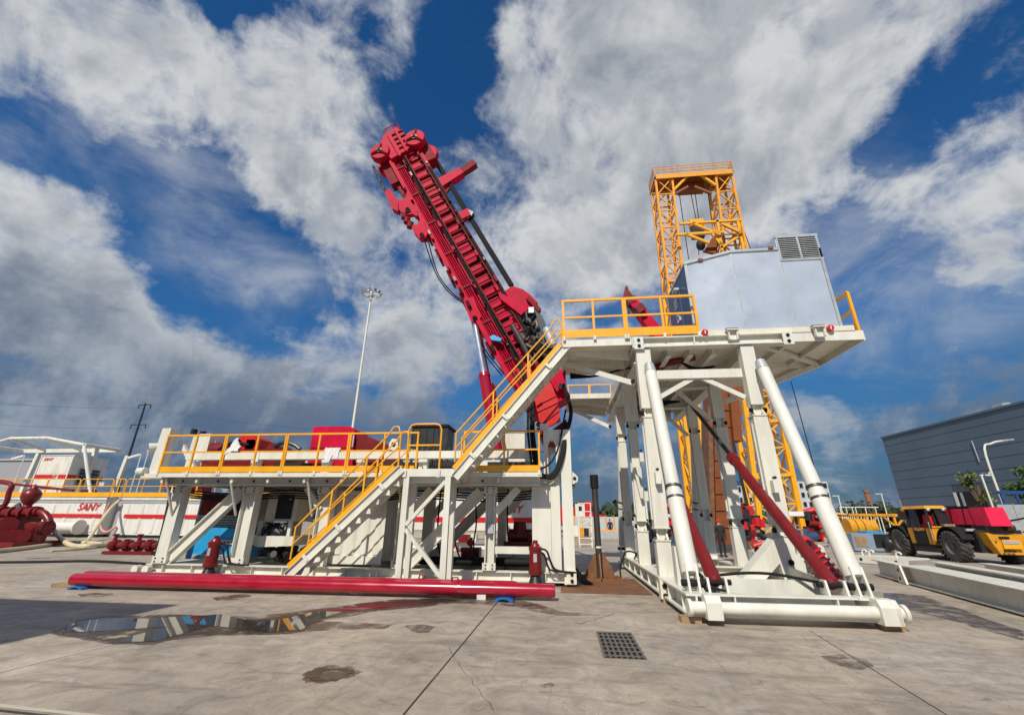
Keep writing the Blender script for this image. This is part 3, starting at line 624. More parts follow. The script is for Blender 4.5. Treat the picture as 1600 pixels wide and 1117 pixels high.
lump('radiator_box', 'black ribbed cooler box on the deck behind the stair landing', 'radiator', [
    ('cooler_body', blackp, lambda s: s.box(-4.95, -3.75, 13.9, 14.9, 3.85, 4.55)), ('cooler_top', black, lambda s: s.box(-5.0, -3.7, 13.85, 14.95, 4.551, 4.63)), ('cooler_pipes', steel, lambda s: [s.tube((-4.9+.17*i, 13.88, 3.3), (-4.8+.17*i, 13.85, 3.85), .05, n=8) for i in range(8)]),
    ('cooler_rib', blackp, lambda s: [s.box(-4.95+.24*i, -4.91+.24*i, 13.87, 13.899, 3.9, 4.5) for i in range(6)]), ('cooler_frame', black, lambda s: s.box(-5.1, -3.6, 13.8, 14.9, 2.91, 3.29))], (-4.4, 14.3, 2.9))
lump('hoist_block', 'white pin bracket with a round eye beside the black cooler box', 'bracket', [
    ('bracket', white, lambda s: s.prism([(-5.5, 13.4, 3.63), (-5.5, 13.4, 3.95), (-5.42, 13.4, 4.08), (-5.28, 13.4, 4.08), (-5.2, 13.4, 3.95), (-5.2, 13.4, 3.63)], (0, .1, 0))), ('pin', black, lambda s: s.tube((-5.35, 13.38, 3.9), (-5.35, 13.399, 3.9), .07, n=14))], (-5.35, 13.45, 3.6))
lump('hydraulic_tank', 'white hydraulic tank standing behind the foot of the red mast', 'tank', [
    ('tank_body', white, lambda s: s.box(-2.0, -1.2, 14.6, 15.3, 3.4, 4.45)), ('tank_lid', white, lambda s: s.box(-2.02, -1.18, 14.58, 15.32, 4.451, 4.5)), ('tank_skirt', white, lambda s: s.box(-2.4, -1.0, 14.5, 15.35, 2.91, 3.39))], (-1.6, 14.9, 2.9))
lump('pump_set', 'dark red pump standing low between the platform end columns', 'pump', [
    ('pump_body', darkred, lambda s: (s.tube((-1.75, 15.0, 1.18), (-1.0, 15.0, 1.18), .2, n=18), s.box(-1.9, -.9, 14.8, 15.2, .85, 1.0))), ('motor_body', darkred, lambda s: s.tube((-1.4, 15.0, 1.2), (-1.4, 15.0, 1.6), .24, .2, n=18)), ('pump_flange', darkred, lambda s: s.tube((-1.0, 14.9, 1.15), (-.95, 14.6, 1.1), .16, n=14)), ('pump_frame', white, lambda s: s.box(-2.0, -.8, 14.7, 15.3, .36, .849))], (-1.4, 15, .3))
lump('valve_block', 'low red valve block on the skid left of the pump set', 'valve', [
    ('block', darkred, lambda s: s.box(-3.3, -2.7, 14.9, 15.3, .37, .8)), ('valve_wheel', red, lambda s: s.tube((-3.0, 14.85, .95), (-3.0, 14.88, .95), .11, n=16)), ('valve_stem', steel, lambda s: s.tube((-3.0, 15.0, .8), (-3.0, 15.0, 1.1), .05, n=8))], (-3, 15.1, .3))
for i, (x, y, z0, r, lb) in enumerate(((-9.9, 12.17, 3.56, 1, 'white rag knotted to a guard rail post in front of the white end box'), (-6.7, 12.17, 3.55, 2, 'white rag draped over the middle rail in front of the crimson hood'))):
    s = MB(); random.seed(20+i); n = 9
    if i == 0: top = [(x+.1-.06*k+.02, y-.06-.02*(k % 2), z0+.42-.02*k) for k in range(2)]
    cols = []
    for k in range(n):
        f = k/(n-1); xx = x+(f-.5)*(.42 if i == 0 else .45)
        if i == 0: ztop = z0+.40-abs(f-.62)*.75; zb = z0-.03-.22*max(0, .5-f)
        else: ztop = z0+.06; zb = z0-.16-.22*abs(sin(f*5))*(1.3-f)
        for j in range(5):
            q = j/4; cols.append((xx+(.62-f)*.0, y-.05-.035*sin(k*2.2+j)-.02*q, ztop+(zb-ztop)*q))
    fs = [(k*5+j, (k+1)*5+j, (k+1)*5+j+1, k*5+j+1) for k in range(n-1) for j in range(4)]
    s.add(cols, fs); s.add([(a, b+.035, c) for a, b, c in cols], [f[::-1] for f in fs]); s.build('rag', cloth, None, lb, 'rag', 'white rags on the platform rails', sharp=80)

for k_, (yy_, zz_, r_) in enumerate(((13.7, .5, .1), (14.0, .48, .12), (14.4, .46, .1))): T('suction_hose', black, None, (-4.3, yy_, zz_), (-.95, yy_, zz_), r_, n=12); tag(SC.objects['suction_hose' if k_ == 0 else 'suction_hose.%03d' % k_], ('front', 'middle', 'rear')[k_]+' one of three black suction hoses lying on the skid beams under the platform', 'hose', 'black hoses under the platform')
# long red pipes on blue chocks
for lb, (a, b, r) in (('front one of two long red steel pipes lying in front of the platform', ((-12.0, 10.55, .2), (-.27, 10.75, .2), .14)), ('rear one of two long red steel pipes, touching the platform side', ((-12.05, 10.87, .22), (-1.15, 11.08, .2), .14))):
    t = thing('red_pipe', ((a[0]+b[0])/2, 11.1, 0.09), lb, 'pipe', 'long red pipes lying on the ground')
    T('pipe_tube', pipered, t, a, b, r, n=32); d = (Vector(b)-Vector(a)).normalized()
    for e, sg in ((Vector(a), -1), (Vector(b), 1)):
        T('pipe_collar', pipered, t, e+d*sg*.001, e+d*sg*.05, r*.93, n=28); T('pipe_bore', steel, t, e+d*sg*.0505, e+d*sg*.06, r*.7, n=24)
    MB().path([Vector(b)+Vector((-2.3, 0, r)), Vector(b)+Vector((-2.28, 0, r+.08)), Vector(b)+Vector((-2.16, 0, r+.08)), Vector(b)+Vector((-2.14, 0, r))], .02, 6).build('lifting_eye', darkred, t)
for lb, c in (('blue half-round pipe chock under the left end of the red pipes', (-11.75, 10.72)), ('blue half-round pipe chock under the right end of the red pipes', (-1.33, 10.8))):
    t = thing('pipe_chock', (c[0], c[1], 0), lb, 'chock', 'blue chocks under the red pipes')
    prof = [(-.2, 0), (-.2, .06), (-.13, .13), (0, .15), (.13, .13), (.2, .06), (.2, 0), (.14, 0), (.1, .07), (0, .1), (-.1, .07), (-.14, 0)]
    MB().prism([(c[0]+p, c[1]-.35, q*.5) for p, q in prof], (0, .95, 0)).build('chock_shell', chockblue, t)
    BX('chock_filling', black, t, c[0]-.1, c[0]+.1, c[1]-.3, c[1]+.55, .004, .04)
MB().bar((-12.65, 10.62, .05), (-12.0, 10.75, .05), .12, .09).build('timber_block', wood, None, 'short dark timber lying beside the left blue pipe chock', 'timber')
BX('foam_block', white, None, -1.95, -1.75, 10.62, 10.75, .004, .12); tag(bpy.context.scene.objects['foam_block'], 'small white block on the wet ground under the red pipes', 'block')

# ------------------------------------------------------------------ mast
MO, MD, MP = Vector((-6.88, 0, 17.5)), Vector((.468, 0, -.8837)), Vector((.8837, 0, .468))
def M(a, b, c): return MO+MD*a+MP*b+Vector((0, c, 0))
def mbox(s, a0, a1, b0, b1, c0, c1): return s.hexa([M(a0, b0, c0), M(a1, b0, c0), M(a1, b0, c1), M(a0, b0, c1), M(a0, b1, c0), M(a1, b1, c0), M(a1, b1, c1), M(a0, b1, c1)])
def MX(name, m, *a): return mbox(MB(), *a).build(name, m, mast)
mast = thing('mast', (-.2, 14.25, 4.2), 'tall crimson telescopic mast leaning left over the platform', 'mast')
def PV(name, m, parent, pts, v, th, label=None): return MB().prism([V(a, b, v) for a, b in pts], (0, th, 0)).build(name, m, parent, label)
MX('mast_body', mastred, .9, 13.0, -.62, .60, 14.0, 14.95)
MX('side_channel', mastred, .7, 12.6, -.76, -.60, 13.72, 14.2); MX('side_channel', mastred, .7, 12.2, .60, .72, 13.78, 14.9)
MX('side_channel', mastred, .9, 12.4, -.24, -.12, 13.80, 13.999)
MX('mast_gap_shade', matte, .9, 12.4, -.118, .598, 13.985, 13.998)  # flat black panel on the body, paints the shaded gap behind the pads
MX('line_gap_shade', matte, .9, 12.4, -.598, -.242, 13.975, 13.998)  # gap shade painted as a black panel so the lines stand out
for b_ in (-.52, -.44, -.36, -.28): MX('line_rack', machred, .9, 12.4, b_-.008, b_+.008, 13.93, 13.974)
for i in range(21):
    a = 1.15+.55*i; MX('guide_pad', mastred, a, a+.36, .02, .46, 13.86, 13.984)
for b in (-.56, -.48, -.40, -.32): 
    s = MB(); s.tube(M(.5, b, 13.84), M(12.4, b, 13.84), .028, n=8); s.build('hydraulic_line', mastred if b != -.40 else pipered, mast)
for i in range(7): MX('line_clamp', machred, 1.6+1.7*i, 1.68+1.7*i, -.62, -.26, 13.78, 13.82)
for b in (-.02, .55): MX('ladder_rail', machred, .2, 12.4, b-.02, b+.02, 13.70, 13.76)
for i in range(40): MB().bar(M(.35+.3*i, -.02, 13.73), M(.35+.3*i, .55, 13.73), .028).build('ladder_rung', machred, mast)
MX('cable_tray', matte, 2.4, 12.2, .60, .70, 13.68, 13.75)
random.seed(41)
for k in range(46):
    a = random.uniform(1.2, 12.2); b = random.choice((-.70, -.18, -.18, .64, .50)); w_ = random.uniform(.04, .09); m_ = random.choice((machred, matte, steel, mastred))
    MX('mast_bracket', m_, a, a+random.uniform(.08, .28), b-w_*.6, b+w_*.6, 13.60, 13.70)
for k in range(3): MB().path([M(1.0+.3*k, -.10-.03*k, 13.74), M(4, -.14-.025*k, 13.70), M(8, -.10-.025*k, 13.73), M(12, -.14-.03*k, 13.72)], .02, 6, 5).build('mast_cable', black, mast)
for k in range(9): MX('side_gusset', machred, 1.6+1.15*k, 2.1+1.15*k, -.85, -.765, 13.9, 14.5)
# crown
MB().prism([M(-.35, -.38, 13.6), M(-.45, .28, 13.6), M(.9, .62, 13.6), M(1.1, .1, 13.6), M(1.15, -.62, 13.6), M(.1, -.74, 13.6)], (0, 1.4, 0)).build('crown_block', mastred, mast)
MX('crown_plate', mastred, -.2, 1.3, -.28, -.16, 13.5, 13.599); MX('crown_plate', mastred, -.3, 1.2, .1, .2, 13.52, 13.599)
for i in range(4): MX('crown_step', machred, -.1+.3*i, -.04+.3*i, -.1, .45, 13.54, 13.599)
r = MB(); r.path([M(-.35, -.28, 13.7), M(-.72, -.28, 13.7), M(-.78, .38, 13.7), M(-.4, .38, 13.7)], .028, 6); r.bar(M(-.74, .05, 13.7), M(-.4, .05, 13.7), .03); r.path([M(-.35, -.28, 14.6), M(-.72, -.28, 14.6), M(-.78, .38, 14.6), M(-.4, .38, 14.6)], .028, 6); r.bar(M(-.75, -.28, 13.7), M(-.75, -.28, 14.6), .03); r.build('crown_rail', mastred, mast)
def sheave(a, b, r, c0, c1):
    t = MB(); t.lathe(M(a, b, c0), (0, 1, 0), [(0, r*.92), (.05, r), (c1-c0-.05, r), (c1-c0, r*.92)], 28); o = t.build('sheave_housing', mastred, mast)
    T('sheave_hub', steel, o, M(a, b, c0-.06), M(a, b, c0-.002), r*.26, n=18); T('sheave_pin', black, o, M(a, b, c0-.1), M(a, b, c0-.0605), r*.15, n=12)
    w = MB()
    for k in range(3):
        an = .5+2.1*k; w.tube(M(a, b, c0-.05), M(a+r*.85*cos(an), b+r*.85*sin(an), c0-.02), .05, n=6)
    w.build('sheave_rib', machred, o)
sheave(.55, -.90, .44, 13.5, 13.85); sheave(.72, .72, .46, 13.5, 13.85); sheave(.6, -.92, .42, 14.3, 14.65); sheave(.95, .98, .48, 14.3, 14.6)
MX('sheave_shroud', machred, .5, 1.9, .55, 1.15, 13.86, 14.4); MX('sheave_shroud', machred, .8, 2.2, -1.15, -.6, 13.86, 14.3)
MB().prism([M(1.2, -1.0, 14.0), M(1.2, -.6, 14.0), M(4.2, -.6, 14.0), M(3.9, -.9, 14.0), M(2.6, -.95, 14.0)], (0, .5, 0)).build('block_guide', machred, mast)
# hook block hanging on the left
ch = MB(); p0, p1 = V(584, 262, 13.7), V(606, 306, 13.7)
for i in range(9):
    c = p0.lerp(p1, i/8); ch.tube(c+Vector((-.05, -.03 if i % 2 else .03, .09)), c+Vector((.05, .03 if i % 2 else -.03, -.09)), .06, n=8)
ch.build('chain', steel, mast)
PV('hook_shackle', mastred, mast, [(601, 300), (609, 295), (622, 316), (622, 330), (612, 326)], 13.55, .3)
PV('hook_plate', mastred, mast, [(636, 297), (641, 303), (650, 320), (655, 331), (651, 338), (644, 334), (634, 336), (625, 330), (618, 318), (619, 311), (627, 313), (634, 308)], 13.6, .22)
PV('hook_plate', mastred, mast, [(650, 330), (655, 331), (662, 345), (668, 365), (664, 372), (655, 372), (646, 362), (641, 352), (652, 351), (656, 343)], 13.6, .3)
T('hook_pin', steel, mast, V(637, 328, 13.5), V(637, 328, 13.6), .1, n=14); T('hook_pin', steel, mast, V(659, 367, 13.5), V(659, 367, 13.6), .09, n=14)
for q in ((632, 338), (636, 345), (641, 352)): T('chain_link', machred, mast, V(q[0], q[1], 13.65)+Vector((0, 0, .12)), V(q[0], q[1], 13.65)-Vector((0, 0, .12)), .13, n=10)
# pole, arms
MB().bar(V(672, 236, 14.5), V(800, 447, 14.5), .16, .2, up=(0, 1, 0)).build('feed_bar', matte, mast)
MB().bar(V(672, 236, 14.45)+Vector((-.1, 0, -.02)), V(800, 447, 14.45)+Vector((-.1, 0, 0)), .05, .05).build('feed_line', matte, mast)
a = MB(); a.bar(V(676, 298, 14.5), V(722, 270, 14.5), .55, .42, up=(0, 1, 0), w2=.36, h2=.34); a.build('arm', mastred, mast)
a = MB(); a.bar(V(721, 271, 14.5), V(742, 256, 14.5), .28, .26, up=(0, 1, 0), w2=.34, h2=.3); a.build('arm_head', machred, mast)
a = MB(); a.bar(V(688, 314, 14.5), V(706, 288, 14.5), .12, .12); a.build('arm_brace', machred, mast)
a = MB(); a.bar(V(704, 348, 14.4), V(734, 334, 14.4), .38, .3, up=(0, 1, 0)); a.build('arm', mastred, mast)
PV('arm_head', blackp, mast, [(731, 327), (740, 331), (736, 338), (731, 341)], 14.3, .3)
hs = MB()
for k in range(2): hs.path([V(662+6*k, 372, 13.7), V(680+3*k, 425, 13.7), V(700+4*k, 455, 13.7), V(724, 474-3*k, 13.7)], .025, 6, 6)
hs.build('mast_hose', black, mast)
# lower end
PV('drive_housing', mastred, mast, [(784, 458), (800, 447), (817, 452), (829, 461), (840, 472), (826, 482), (814, 497), (822, 514), (810, 524), (796, 498)], 13.85, .9)
PV('drive_housing', mastred, mast, [(778, 455), (812, 474), (820, 486), (814, 492), (781, 466)], 13.6, .24)
PV('drive_cylinder', machred, mast, [(822, 466), (827, 463), (845, 482), (841, 487)], 13.7, .3)
PV('drive_body', blackp, mast, [(816, 492), (838, 478), (850, 500), (862, 530), (868, 560), (846, 575), (826, 540), (812, 524)], 13.75, 1.0)
random.seed(11); s1, s2 = MB(), MB()
for i in range(34):
    q = (random.uniform(820, 856), 0); y = 486+(q[0]-820)*1.1+random.uniform(-2, 45); c = V(q[0], y, 13.7)
    (s1 if i % 3 else s2).tube(c, c+Vector((random.uniform(-.25, .25), random.uniform(-.1, .1), random.uniform(-.3, .3))), random.uniform(.03, .08), n=7)
s1.build('drive_fittings', black, mast, kind='stuff'); s2.build('drive_fittings', steel, mast, kind='stuff')
q0, q1 = V(826, 489, 13.6), V(834, 480, 13.6); BX('valve_plate', lightgrey, mast, q0.x, q1.x, 13.58, 13.66, q0.z, q1.z)
T('motor_can', lightgrey, mast, V(854, 514, 13.5), V(864, 540, 13.5), .17, n=14); T('motor_end', blue, mast, V(853.2, 512, 13.5), V(854, 514, 13.5), .14, n=14)
s = MB(); s.path([V(800, 508, 13.55), V(815, 535, 13.5), V(826, 556, 13.5), V(838, 570, 13.5)], .09, 8, 5); s.build('corrugated_hose', steel, mast)
PV('cylinder_clevis', mastred, mast, [(723, 469), (739, 463), (752, 494), (747, 503), (736, 503)], 13.75, 1.5)
T('clevis_pin', black, mast, V(742, 497, 13.66), V(742, 497, 13.745), .09, n=14)
for (p, q, e, v) in (((741, 499), (757, 588), (778, 712), 13.9), ((751, 528), (766, 606), (785, 708), 14.9)):
    o = T('lift_cylinder', pipered, mast, V(q[0], q[1], v), V(e[0], e[1], v), .20, n=24); T('cylinder_rod', chrome, o, V(p[0], p[1], v), V(q[0], q[1], v), .095, n=18)
    d = (V(q[0], q[1], v)-V(e[0], e[1], v)).normalized(); T('cylinder_head', pipered, o, V(q[0], q[1], v)-d*.01, V(q[0], q[1], v)+d*.12, .215, .19, n=24)
o = PV('line_guard', MATS['sky_blue_paint'], mast, [(765, 526), (771, 523), (784, 529), (782, 533), (768, 531)], 13.55, .15)
MX('mast_foot', mastred, 12.3, 14.0, -.70, .80, 13.75, 14.8)
PV('foot_panel', red, mast, [(838, 612), (860, 594), (872, 627), (876, 657), (858, 666), (842, 668), (836, 645)], 13.6, .14)
PV('foot_panel', mastred, mast, [(855, 590), (884, 572), (884, 598), (870, 612), (862, 598)], 13.55, .18)
PV('foot_panel', red, mast, [(833, 618), (840, 612), (847, 628), (838, 634)], 13.52, .1)
for q in ((842, 632, 871, 618), (848, 662, 876, 640), (838, 645, 874, 628)): MB().bar(V(q[0], q[1], 13.59), V(q[2], q[3], 13.59), .03, .02).build('panel_seam', machred, mast)
T('foot_pin', steel, mast, V(876, 603, 13.45), V(876, 603, 13.56), .09, n=14); T('foot_pin', steel, mast, V(842, 663, 13.5), V(842, 663, 13.6), .09, n=14)
PV('mast_hinge', machred, mast, [(838, 668), (862, 672), (884, 655), (890, 668), (882, 678), (889, 684), (860, 684), (845, 682)], 13.3, 1.9)
MB().path([V(880, 600, 13.4), V(892, 640, 13.4), V(888, 668, 13.4)], .06, 8, 5).build('foot_hose', black, mast)
random.seed(5); s = MB()
for k in range(9):
    j = random.uniform(-5, 5); s.path([V(806+j*2, 560+k*3, 13.35), V(827+j, 620, 13.2), V(830+j, 680, 13.0-.03*k), V(838+j, 728+k*1.2, 12.75), V(850+j*.8, 742+k*.6, 12.7), V(866+j*.6, 735+k, 12.75), V(880+j*.5, 705, 12.8), V(884+j*.4, 660, 13.0)], .035, 6, 6)
s.build('service_hose', black, mast)
s = MB(); s.path([V(838, 735, 12.6), V(858, 725, 12.6), V(872, 700, 12.7), V(884, 640, 13.0)], .03, 6, 6); s.build('service_hose', black, mast)
s = MB()
for k in range(2): s.path([M(8.6+.3*k, -.72, 14.6), M(10.4, -.95-.1*k, 14.6), M(12.0, -.75-.1*k, 14.5)], .022, 6, 6)
s.build('mast_hose', black, mast)

# ------------------------------------------------------------------ drill floor substructure (right unit)
ss = thing('drill_floor', (3.8, 14.2, 0), 'tall white drill floor structure on box columns, braces and a floor frame', 'rig structure')
XL, XR = 2.36, 5.1
YS = (11.5, 14.25, 17.0)
for x in (2.34, 5.22):
    MB().ibeam((x, 8.98, .28), (x, 19.4, .28), .36, .36, .035).build('base_beam', white, ss)
    s = MB()
    for i in range(9): 
        y = 9.4+1.15*i
        for sg in (-1, 1): s.box(*(sorted((x+sg*.02, x+sg*.165))), y-.012, y+.012, .14, .42)
    s.build('base_gussets', white, ss, kind='stuff')
for y in (9.12, 11.2, 14.25, 17.2, 19.3): MB().ibeam((2.53, y, .28), (5.03, y, .28), .36, .28, .03).build('base_cross_beam', white, ss)
BX('inner_plate', white, ss, 2.7, 4.9, 9.9, 9.93, .12, .62)
MB().prism([(5.0, 9.3, .47), (5.0, 9.3, .52), (5.0, 10.0, .62), (5.0, 13.4, .95), (5.0, 13.4, .47)], (.03, 0, 0)).build('side_plate', white, ss)
for x in (3.0, 4.7): BX('web_stiffener', white, ss, x-.012, x+.012, 8.985, 9.104, .135, .43)
T('roller_tube', white, ss, (2.2, 8.88, .26), (5.62, 8.88, .26), .10, n=24)
for x0, x1 in ((2.42, 2.68), (5.2, 5.5)):
    MB().prism([(x0, 8.72, .10), (x0, 8.72, .36), (x0, 8.80, .47), (x0, 9.0, .47), (x0, 9.0, .10)], (x1-x0, 0, 0)).build('roller_bracket', white, ss)
for x in (2.17, 5.62): T('roller_cap', white, ss, (x-.03, 8.88, .26), (x+.03, 8.88, .26), .14, n=24)
for y, z0 in ((11.0, .08), (17.6, .08)):
    s = MB(); s.prism([(2.13, y-.12, z0), (2.13, y+.12, z0), (2.13, y+.1, z0+.4), (2.13, y-.1, z0+.4)], (-.035, 0, 0)); s.build('pin_plate', cream, ss)
s = MB(); s.prism([(2.12, 10.92, .06), (2.34, 10.92, .06), (2.27, 10.92, .44), (2.12, 10.92, .44)], (0, .05, 0)); s.build('pin_plate', cream, ss)
for z in (.14, .33): T('bolt', black, ss, (2.19, 10.89, z), (2.19, 10.919, z), .05, n=12)
# columns
def column(x, y, ped0, ped1, leg0, leg1, stub0, w, stubw=.5):
    BX('pedestal', white, ss, x-.165, x+.165, y-.14, y+.14, ped0, ped1); BX('pedestal_cap', white, ss, x-.18, x+.18, y-.16, y+.17, ped1+.001, ped1+.03)
    def joint(z0, z1):
        s = MB()
        for dx in (-.11, .11): s.prism([(x+dx-.02, y-.17, z0), (x+dx-.02, y+.17, z0), (x+dx-.02, y+.05, (z0+z1)/2+.03), (x+dx-.02, y+.17, z1), (x+dx-.02, y-.17, z1), (x+dx-.02, y-.05, (z0+z1)/2+.03)], (.04, 0, 0))
        s.prism([(x-.2, y-.02, z1), (x-.05, y-.02, z0), (x+.05, y-.02, z0), (x+.2, y-.02, z1)], (0, .04, 0)); s.build('hinge_joint', white, ss)
        for dx in (-.17, .17): T('hinge_pin', black, ss, (x+dx-.03, y-.07, (z0+z1)/2), (x+dx+.03, y-.07, (z0+z1)/2), .06, n=12)
    joint(ped1+.03, leg0); 
    s = MB(); s.box(x-w/2, x+w/2, y-.15, y+.15, leg0, leg1); o = s.build('leg', white, ss)
    for z in (leg0, leg1-.02): BX('leg_flange', white, o, x-w/2-.02, x+w/2+.02, y-.17, y+.17, z-.003, z+.024)
    BX('leg_stiffener', white, o, x-w/2-.03, x-w/2-.001, y-.03, y+.03, leg0+.2, leg1-.2)
    joint(leg1+.005, stub0)
    BX('leg_head', white, ss, x-stubw/2+.04, x+stubw/2-.04, y-.14, y+.14, stub0, 6.14)
for i, y in enumerate(YS):
    column(XL, y, .462, (1.22, 1.35, 1.45)[i], (1.5, 1.65, 1.95)[i], (4.22, 4.42, 4.5)[i], (4.45, 4.68, 4.78)[i], (.34, .27, .28)[i], (.46, .48, .40)[i])
for i, y in enumerate(YS):
    column(XR, y, (.95, .462, .462)[i], (1.35, 1.5, 1.65)[i], (1.6, 1.75, 2.05)[i], (4.22, 4.45, 4.75)[i], (4.5, 4.75, 4.98)[i], (.37, .34, .31)[i], .42)
# bracket under the front right column
s = MB(); s.prism([(4.0, 11.3, .47), (4.5, 11.3, .47), (4.86, 11.3, .80), (4.9, 11.3, .47), (5.3, 11.3, .47), (5.3, 11.3, .949), (4.98, 11.3, 1.34), (4.88, 11.3, 1.34)], (0, .4, 0)); s.build('column_bracket', white, ss)
T('bracket_bolt', black, ss, (5.1, 11.27, .82), (5.1, 11.299, .82), .06, n=14)
s = MB(); s.prism([(5.3, 11.35, .47), (5.45, 11.35, .47), (5.42, 11.35, .6), (5.42, 11.35, .85), (5.55, 11.35, .95), (5.7, 11.35, .85), (5.72, 11.35, .6), (5.7, 11.35, .47), (6.0, 11.35, .47), (5.85, 11.35, 1.2), (5.3, 11.35, 1.2)], (0, .3, 0)); s.build('column_bracket', white, ss)
s = MB(); s.ibeam((5.95, 11.6, .47), (5.85, 11.6, 1.15), .25, .2, .03, up=(0, 1, 0)); s.build('column_bracket', white, ss)
BX('short_post', white, ss, 2.28, 2.52, 10.0, 10.25, .462, 1.18)
# hooks on the middle columns
for (x, y, z) in ((2.5, 13.95, 3.55), (2.52, 13.95, 2.4), (2.36, 11.25, 2.7), (5.05, 11.25, 2.5)):
    BX('leg_hook', white, ss, x-.06, x+.06, y-.1, y+.07, z-.18, z+.1); T('hook_bolt', blackp, ss, (x, y-.13, z+.16), (x, y-.02, z+.16), .035, n=8)
MB().bar((2.4, 13.93, 2.3), (2.26, 13.93, 3.2), .08, .1).build('lock_bar', white, ss)
# telescopic braces front and rear
def brace(x, y0, z0, x1, y1, z1):
    p, q = Vector((x, y0, z0)), Vector((x1, y1, z1)); d = (q-p).normalized()
    o = MB().lathe(p+d*.28, d, [(0, .135), (.02, .165), ((q-p).length*.30, .165), ((q-p).length*.30+.01, .148)], 28).build('brace_sleeve', white, ss)
    T('brace_tube', white, ss, p+d*((q-p).length*.30+.285), q-d*.3, .146, n=28); T('brace_head', lightgrey, ss, q-d*.3, q-d*.02, .156, .12, n=24)
    for f in (.30, .345): T('brace_ring', steel, o, p+d*((q-p).length*f+.10), p+d*((q-p).length*f+.15), .171, n=28)
    for dx in (-.09, .09): MB().prism([Vector((x+dx-.02, y0-.14, z0-.04)), Vector((x+dx-.02, y0+.14, z0-.04)), Vector((x+dx-.02, y0+.12, z0+.28))+d*.15, Vector((x+dx-.02, y0-.06, z0+.32))+d*.15], (.04, 0, 0)).build('brace_lug', white, ss)
    T('brace_pin', black, ss, (x-.2, y0, z0+.13), (x+.2, y0, z0+.13), .06, n=12)
    BX('brace_slot', lightgrey, ss, x-.03, x+.03, 0, 0.01, 0, .01) if False else None
brace(2.38, 9.28, .47, 2.44, 11.18, 5.62); brace(5.28, 9.28, .47, 5.26, 11.18, 5.62)
brace(2.38, 19.2, .47, 2.44, 17.3, 5.62); brace(5.28, 19.2, .47, 5.26, 17.3, 5.62)
# raising cylinders
def ram(x, y0, z0, x1, y1, z1, f):
    p, q = Vector((x, y0, z0)), Vector((x1, y1, z1)); L_ = (q-p).length; d = (q-p).normalized()
    o = MB().lathe(p, d, [(0, .09), (.05, .13), (.28, .14), (.3, .125), (L_*f-.25, .125), (L_*f-.24, .15), (L_*f, .15), (L_*f+.01, .09)], 24).build('raising_cylinder', darkred, ss)
    T('cylinder_rod', steel, o, p+d*(L_*f), q, .062, n=16)
    for dx in (-.16, .16): MB().prism([Vector((x+dx-.02, y0-.14, .462)), Vector((x+dx-.02, y0+.14, .462)), Vector((x+dx-.02, y0+.08, z0+.1)), Vector((x+dx-.02, y0-.08, z0+.1))], (.04, 0, 0)).build('cylinder_lug', white, o)
    T('cylinder_pin', black, o, (x-.27, y0, z0+.02), (x+.27, y0, z0+.02), .05, n=12)
ram(2.80, 9.3, .6, 2.85, 15.6, 5.55, .56); ram(4.84, 9.3, .6, 4.72, 15.6, 5.55, .56)
# floor frame
ZB, ZT = 6.16, 6.46
fb = MB(); fb.box(2.08, 6.3, 11.42, 11.46, ZB+.03, ZT-.03); fb.box(2.08, 6.3, 11.3, 11.6, ZB, ZB+.03); fb.box(2.08, 6.3, 11.3, 11.6, ZT-.03, ZT); fb.build('front_beam', white, ss)
for x in (2.1, 3.75, 6.27): BX('beam_stiffener', white, ss, x-.015, x+.015, 11.305, 11.419, ZB+.03, ZT-.03)
for x0 in (2.12, 6.02): 
    BX('pin_plate', white, ss, x0, x0+.26, 11.27, 11.298, ZB-.06, ZT)
    for z in (ZB+.03, ZT-.1): T('bolt', black, ss, (x0+.13, 11.245, z), (x0+.13, 11.269, z), .045, n=12)
for x in (2.3, XR): MB().ibeam((x, 11.62, 6.0), (x, 19.5, 6.0), .4, .34, .03).build('floor_beam', white, ss)
for y in (14.25, 17.0, 19.3): MB().ibeam((2.5, y, 5.98), (4.9, y, 5.98), .42, .3, .03).build('floor_beam', white, ss)
for y in (11.5, 14.25, 17.0):
    BX('tie_beam', white, ss, 2.62, 4.87, y-.1, y+.1, 5.26, 5.5) if y == 11.5 else None
    B('knee_brace', white, ss, (2.6, y, 4.72), (3.62, y, 5.28 if y == 11.5 else 5.78), .1, .12); B('knee_brace', white, ss, (4.86, y, 4.72), (3.86, y, 5.28 if y == 11.5 else 5.78), .1, .12)
for x in (3.1, 3.7, 4.3): MB().ibeam((x, 11.62, 6.08), (x, 19.3, 6.08), .2, .14, .02).build('floor_joist', white, ss)
BX('floor_plate', cream, ss, 2.12, 5.4, 11.6, 19.6, 6.205, 6.44)
BX('side_plate', white, ss, 2.09, 2.118, 11.6, 16.9, 6.1, 6.46)
# left lobes
for i, (y0, y1, x0) in enumerate(((11.36, 14.0, .17), (17.0, 19.6, .3))):
    BX('wing_plate', cream, ss, x0, 2.08, y0+.03, y1, ZB+.13, ZB+.2)
    BX('wing_edge', white, ss, x0-.02, 2.078, y0-.01, y0+.028, ZB+.10, ZT)
    BX('wing_edge', white, ss, x0-.03, x0, y0+.03, y1, ZB+.06, ZT)
    for k in range(3): MB().prism([(x0+.1, y0+.5+.8*k, ZB+.128), (2.05, y0+.5+.8*k, ZB+.128), (2.05, y0+.5+.8*k, ZB-.16), (1.9, y0+.5+.8*k, ZB-.16), (x0+.1, y0+.5+.8*k, ZB+.06)], (0, .04, 0)).build('wing_rib', white, ss)
    B('wing_strut', white, ss, (x0+.08, y0+1.2, ZB+.02), (2.05, (11.4, 17.4)[i], 5.15), .1, .14)
    T('bolt', black, ss, (2.0, (11.3, 17.3)[i], 5.18), (2.0, (11.33, 17.33)[i], 5.18), .06)
